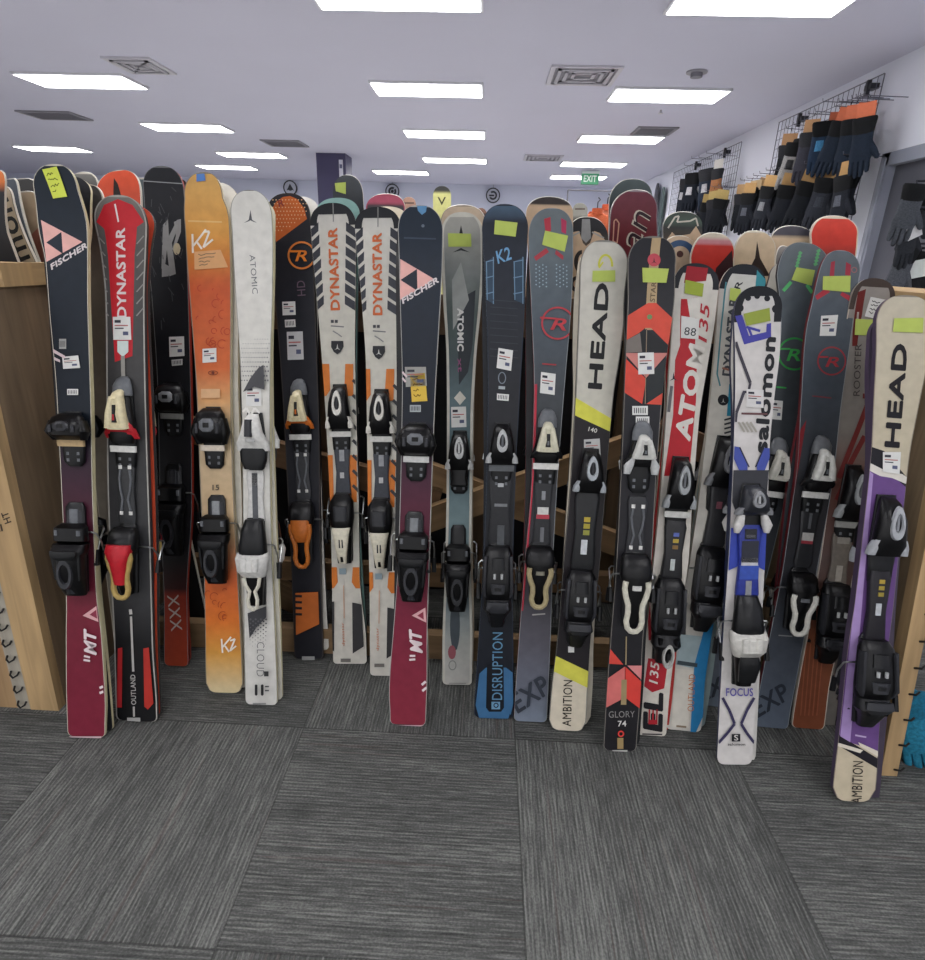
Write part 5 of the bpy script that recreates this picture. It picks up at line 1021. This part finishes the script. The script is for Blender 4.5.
vent(55, 115, .7, .5, 'dark flat ceiling grille at the left', 0); vent(285, 143, .6, .55, 'small dark ceiling grille left of the purple column', 0); vent(543, 157.5, .62, .6, 'small louvred ceiling vent far back right of centre', 1); vent(654, 130.5, .5, .5, 'faint ceiling vent beside the third right light', 0)
p = onz(697, 71.5, CZ); mb = MB(); mb.tube([(0, 0, 0), (0, 0, -.012)], .09, '97959c', n=20); mb.tube([(0, 0, -.01), (0, 0, -.045)], .05, '7d7b84', n=16); o = mb.build('smoke_detector', 'paint'); o.location = (p.x, p.y, CZ); tag(o, 'small round smoke detector on the ceiling at upper right', 'smoke detector')
p = onz(661, 110, CZ); mb = MB(); mb.tube([(0, 0, 0), (0, 0, -.03)], .012, 'c9c9cc'); mb.tube([(0, 0, -.03), (0, 0, -.035)], .03, 'c9c9cc', n=12); o = mb.build('sprinkler', 'metal'); o.location = (p.x, p.y, CZ); tag(o, 'tiny sprinkler head on the ceiling behind the second right light', 'sprinkler')
# ------------------------------------------------------------------ back wall
def emblem(px, py, label, kind):
    p = ony(px, py, YB-.06); r = empty('round_sign', label, 'sign', Matrix.Translation(p) @ Matrix.Rotation(pi/2, 4, 'X'), 'round signs on the back wall'); mb = MB(); R = .165
    def rg(r0, r1, z, c, a0=0, a1=360, cx=0, cy=0):
        n = 32; c = lin(c); P = []; f = []
        for i in range(n+1):
            a = radians(a0+(a1-a0)*i/n)
            for rr, zz in ((r0, z), (r1, z), (r1, z-.02), (r0, z-.02)): P.append((cx+rr*cos(a), cy+rr*sin(a), zz))
        for i in range(n):
            for j in range(4): f.append((i*4+j, i*4+(j+1) % 4, (i+1)*4+(j+1) % 4, (i+1)*4+j))
        mb.grid(P, f, [c]*len(f), 0, False)
    rg(R*.84, R, .03, '2b2c34'); mb.build('ring', 'paint', r); mb = MB(); rg(.0005, R*.86, .02, 'b9bcc8'); mb.build('disc', 'paint', r); mb = MB()
    if kind == 0: rg(.0, .06, .03, '2b2c34', 200, 340); mb.grid([(-.09, -.06, .026), (0, .09, .026), (.01, -.02, .026), (.09, -.06, .026), (.0, .02, .026)], [(0, 2, 4), (4, 2, 3), (0, 4, 1), (1, 4, 3)], [lin('2b2c34')]*4, 0, False)
    elif kind == 1: rg(.05, .095, .03, '2b2c34', 60, 400); rg(.0, .035, .03, '2b2c34')
    else: rg(.055, .095, .03, '2b2c34', -150, 130); mb.box(-.09, .03, -.02, .015, .022, .03, '2b2c34')
    mb.build('mark', 'paint', r)
    mb = MB(); mb.tube([(0, R, .0), (0, CZ-p.z, .0)], .006, '9a9ca4'); mb.build('hanging_wire', 'metal', r)
emblem(290.5, 188, 'round black ringed sign left of the purple column', 0); emblem(392.5, 191.5, 'round black ringed sign right of the purple column', 1); emblem(493, 195.5, 'round black ringed sign above the blue framed ski', 2)
p = ony(590, 178, 12.6); r = empty('exit_sign', 'small green and white exit sign hanging at the back', 'exit sign', Matrix.Translation(p))
mb = MB(); mb.box(-.16, .16, -.03, .03, -.11, .11, '3f9a6a'); mb.box(-.16, .16, -.032, .03, .07, .115, 'd6e0dc'); mb.tube([(0, 0, .11), (0, 0, CZ-p.z)], .012, 'b9b9bd'); mb.build('housing', 'paint', r)
vs, tr = glyphs('EXIT', .02, 0.); mb = MB(); mb.grid([(-.12+.24*x, -.034, -.07+.11*y) for x, y in vs], tr, [lin('e6f2ea')]*len(tr), 0, False); mb.build('lettering', 'paint', r)
# yellow ski / board on the wall far back
b = Ski('pale yellow ski with black tip far back right of the middle burgundy ski', (442, 186), None, [(197, 433, 451), (228, 433.5, 451)], [(186, '3a3a38'), (191, '3a3a38'), (194, 'd3d18a'), (300, 'd6d490')], at=(5.3, 5.5, 0), rise=-.02, side='b9b77a', group='ski tips in the racks further back')
b.text('V', (437.5, 205), (446, 205), 8, '4a4a34', .03).done()
def jacket(px, py, y, label, col, col2, sc=1.):
    p = ony(px, py, y); r = empty('jacket', label, 'jacket', Matrix.Translation(p) @ Matrix.Rotation(pi/2, 4, 'X'), 'orange jackets hanging far back'); mb = MB()
    mb.hull([(.0, 0, .07, -.05, .05, 2.4), (-.05, 0, .2, -.07, .07, 2.4), (-.2, 0, .23, -.09, .1, 2.4), (-.5, 0, .24, -.1, .11, 2.4), (-.68, 0, .25, -.1, .11, 2.4)], col); mb.build('body', 'fabric', r)
    for sx in (-1, 1): m = MB(); m.hull([(-.04, sx*.19, .06, -.06, .06, 2.2), (-.25, sx*.27, .075, -.07, .07, 2.2), (-.6, sx*.31, .055, -.05, .06, 2.2)], col2); m.build('sleeve', 'fabric', r)
    m = MB(); m.hull([(.06, 0, .07, -.06, .06, 2.2), (-.02, 0, .08, -.07, .08, 2.2)], col2); m.build('collar', 'fabric', r); m = MB(); m.tube([(0, .05, 0), (0, .14, 0), (.03, .17, 0), (0, .2, 0)], .008, K2); m.build('hanger', 'metal', r)
jk = ((597, 213, 'front orange jacket hanging far back under the exit sign', 'd06a44', 'c8603c'), (607, 209, 'right orange jacket hanging far back under the exit sign', 'd8876a', 'c45a3a'))
for i, q in enumerate(jk): jacket(q[0], q[1], 9.3+.25*i, *q[2:])
pj = ony(602, 208, 9.42); mb = MB(); mb.tube([(-.5, 0, pj.z+.22), (.6, 0, pj.z+.22)], .009, '77777c')
for x in (-.5, .6): mb.tube([(x, 0, 0), (x, 0, pj.z+.22)], .010, '77777c'); mb.tube([(x, -.25, .02), (x, .25, .02)], .010, '77777c')
o = mb.build('clothes_rail', 'metal'); o.location = (pj.x, pj.y, 0); tag(o, 'metal clothes rail carrying the orange jackets far back', 'clothes rail')
# ------------------------------------------------------------------ right wall displays
def gridpanel(y0, y1, z0, z1, label, br):
    r = empty('grid_panel', label, 'grid panel', Matrix.Translation((XW-.05, y0, z0))); mb = MB(); n = int((y1-y0)/.085); k = int((z1-z0)/.085)
    for i in range(n+1): y = (y1-y0)*i/n; mb.tube([(0, y, 0), (0, y, z1-z0)], .0028 if 0 < i < n else .005, '666874', n=5)
    for i in range(k+1): z = (z1-z0)*i/k; mb.tube([(-.004, 0, z), (-.004, y1-y0, z)], .0028 if 0 < i < k else .005, '666874', n=5)
    mb.build('wire_mesh', 'paint', r)
    for (y, z) in br:
        m = MB(); m.box(-.02, .05, y-y0-.05, y-y0+.05, z-z0-.02, z-z0+.02, '23232a'); m.box(-.03, -.0, y-y0-.012, y-y0+.012, z-z0-.07, z-z0+.05, '23232a'); m.build('wall_bracket', 'paint', r)
    return r
Xp = XW-.05
a = onx(888, 72, Xp); b_ = onx(779, 128, Xp); c_ = onx(770, 152, Xp)
ya, yb = onx(884, 78, Xp).y, onx(778, 130, Xp).y; zt = min(CZ-.03, a.z)
q1, q2 = onx(870, 87, Xp), onx(801, 119, Xp)
GP1 = gridpanel(ya, yb, 1.35, zt, 'black wire grid panel on the right wall, near one', [(q1.y, q1.z), (q2.y, q2.z)])
q3, q4 = onx(726, 152, Xp), onx(697, 165, Xp); yc, yd = onx(738, 165, Xp).y, onx(672, 190, Xp).y
GP2 = gridpanel(yc, yd, 1.35, zt-.02, 'black wire grid panel on the right wall, far one', [(q3.y, q3.z), (q4.y, q4.z)])
def rowof(n, p0, p1, xs, colf, cardf, labf, group, sc, panel, tags=(), backf=None, yaw=(-1.25, -.35)):
    for i in range(n):
        t = (i+.5)/n; px, py = p0[0]+(p1[0]-p0[0])*t, p0[1]+(p1[1]-p0[1])*t+random.uniform(-2, 2)
        x = xs[i % len(xs)]; P = onx(px, py, x)
        glove('ski_glove', labf(i), group, colf(i), K1 if i % 3 else K2, cardf(i), sc, hang(P, random.uniform(*yaw), random.uniform(-.08, .08), random.uniform(-.22, .12)), 'e0e0dc' if i in tags else None, backf and backf(i))
        m = MB(); o = panel.matrix_world.translation; m.tube([Vector(q)-o for q in ((XW-.055, P.y, P.z+.15*sc), (x-.05, P.y, P.z+.155*sc), (x-.055, P.y, P.z+.17*sc))], .0035, '7a7c86'); m.build('display_hook', 'metal', panel)
dk = ('1d2026', '24272e', '2a2d35', '20232b', '31343c')
cnt = ('first', 'second', 'third', 'fourth', 'fifth', 'sixth', 'seventh', 'eighth', 'ninth', 'tenth', 'eleventh', 'twelfth', 'thirteenth', 'fourteenth', 'fifteenth', 'sixteenth', 'seventeenth', 'eighteenth')
rowof(18, (738, 201), (852, 184), (2.98, 2.84, 2.92), lambda i: dk[i*3 % 5], lambda i: ('c8a274', 'c29a66', 'd0b48c')[i % 3], lambda i: 'dark glove with tan card, %s from the left in the near lower row' % cnt[i], 'dark gloves with tan cards on the near wall grid', 1.5, GP1, (12, 15), lambda i: (None, '5c5f68', None, '3c4048', '8a8c90')[i % 5])
rowof(8, (832, 136), (866, 128), (2.98, 2.84, 2.9), lambda i: ('1b2430', '1e2836', '22262e')[i % 3], lambda i: 'dd7a58', lambda i: 'black glove with orange card, %s from the left in the near upper row' % cnt[i], 'black gloves with orange cards on the near wall grid', 1.45, GP1, (), None, (-.9, -.2))
uc = ('25262a', '9a9896', '2c2d31', '3a3a44', '5a4a58', '23344a')
rowof(6, (783, 158), (826, 132), (2.98, 2.86), lambda i: uc[i], lambda i: ('c79a70', None, None, 'c79a70', None, None)[i], lambda i: ('black glove with tan card', 'pale grey glove', 'black glove with white patch', 'charcoal glove', 'dusky purple glove', 'dark blue glove')[i]+' left of the orange cards on the near wall grid', 'mixed gloves left of the orange cards', 1.5, GP1, backf=lambda i: (None, '3a3a3c', 'c9c9c6', None, None, '4a86b0')[i])
rowof(7, (701, 210), (724, 205), (2.98, 2.86), lambda i: dk[i % 5], lambda i: 'c9b070', lambda i: 'dark glove with yellow card, %s from the left on the far wall grid' % cnt[i], 'dark gloves with yellow cards on the far wall grid', 1.5, GP2)
rowof(4, (681, 186), (710, 178), (2.98, 2.88), lambda i: ('1f242e', '1c212b', '232834', '2a3444')[i], lambda i: None, lambda i: 'navy glove with white badge, %s from the left on the far wall grid' % cnt[i], 'navy gloves with white badges on the far wall grid', 1.9, GP2, backf=lambda i: 'c9c9cc')
rowof(1, (717, 178), (717.1, 178), (2.9,), lambda i: 'b07a52', lambda i: 'e0dcd4', lambda i: 'tan leather glove with white card on the far wall grid', 'tan glove', 1.6, GP2)
for i, (px, py, c) in enumerate(((658, 183, '3a3c42'), (664, 187, '4a5a58'))):
    p = onx(px, py, XW-.06); b = MB(); b.hull([(0, 0, .02, -.012, .012, 2.4), (-.03, 0, .1, -.014, .014, 2.4), (-.12, 0, .15, -.014, .014, 2.4), (-.9, 0, .13, -.014, .014, 2.4), (-1.5, 0, .14, -.014, .014, 2.4), (-1.6, 0, .08, -.012, .012, 2.4)], c); o = b.build('snowboard', 'sheet'); o.matrix_world = hang(p, -pi/2); tag(o, ('charcoal board hanging on the right wall beside the burgundy tip', 'grey green board hanging on the right wall right of the charcoal one')[i], 'snowboard', 'boards on the right wall far back')
# gloves on a stand in front of the door
st = empty('display_stand', 'dark metal glove stand in front of the grey door at the right edge', 'display stand', Matrix.Translation((2.72, 4.02, 0))); m = MB(); m.tube([(0, 0, 0), (0, 0, 1.92)], .018, '2a2a2e'); m.tube([(0, 0, .0), (0, 0, .02)], .22, '2a2a2e', n=20); m.build('pole', 'paint', st)
sp = ((913, 196, 'grey glove hanging topmost in front of the door', '4a4e54', None), (910, 222, 'dark glove with white cuff in front of the door', '2c2f34', 'd0d0d0'), (905, 258, 'long grey glove hanging lowest in front of the door', '55585e', None), (918, 262, 'black glove with white tag in front of the door', '232427', 'd6dcd8'), (922, 205, 'charcoal glove at the right edge before the door', '34373c', None))
for i, (px, py, lab, c, t) in enumerate(sp):
    P = ony(px, py, 4.0+.03*i); glove('ski_glove', lab, 'gloves on the stand by the door', c, K1, None, 1.15, hang(P, random.uniform(-.6, .4), 0, random.uniform(-.25, .1)), t)
    m = MB(); m.tube([(0, 0, P.z+.09), (P.x-2.72, P.y-4.02, P.z+.08), (P.x-2.72, P.y-4.02-.01, P.z+.05)], .006, '3a3a40'); m.build('arm', 'metal', st)
# ------------------------------------------------------------------ light
w = bpy.data.worlds.new('ambient_fill'); SC.world = w; w.use_nodes = True; bg = w.node_tree.nodes['Background']; bg.inputs[0].default_value = lin((236, 236, 238)); bg.inputs[1].default_value = .9  # even ambient fill, added to brighten the room through its open rear
vs_ = SC.view_settings; vs_.view_transform = 'Standard'; vs_.look = 'None'; vs_.gamma = 1.; vs_.exposure = .5; vs_.use_curve_mapping = False
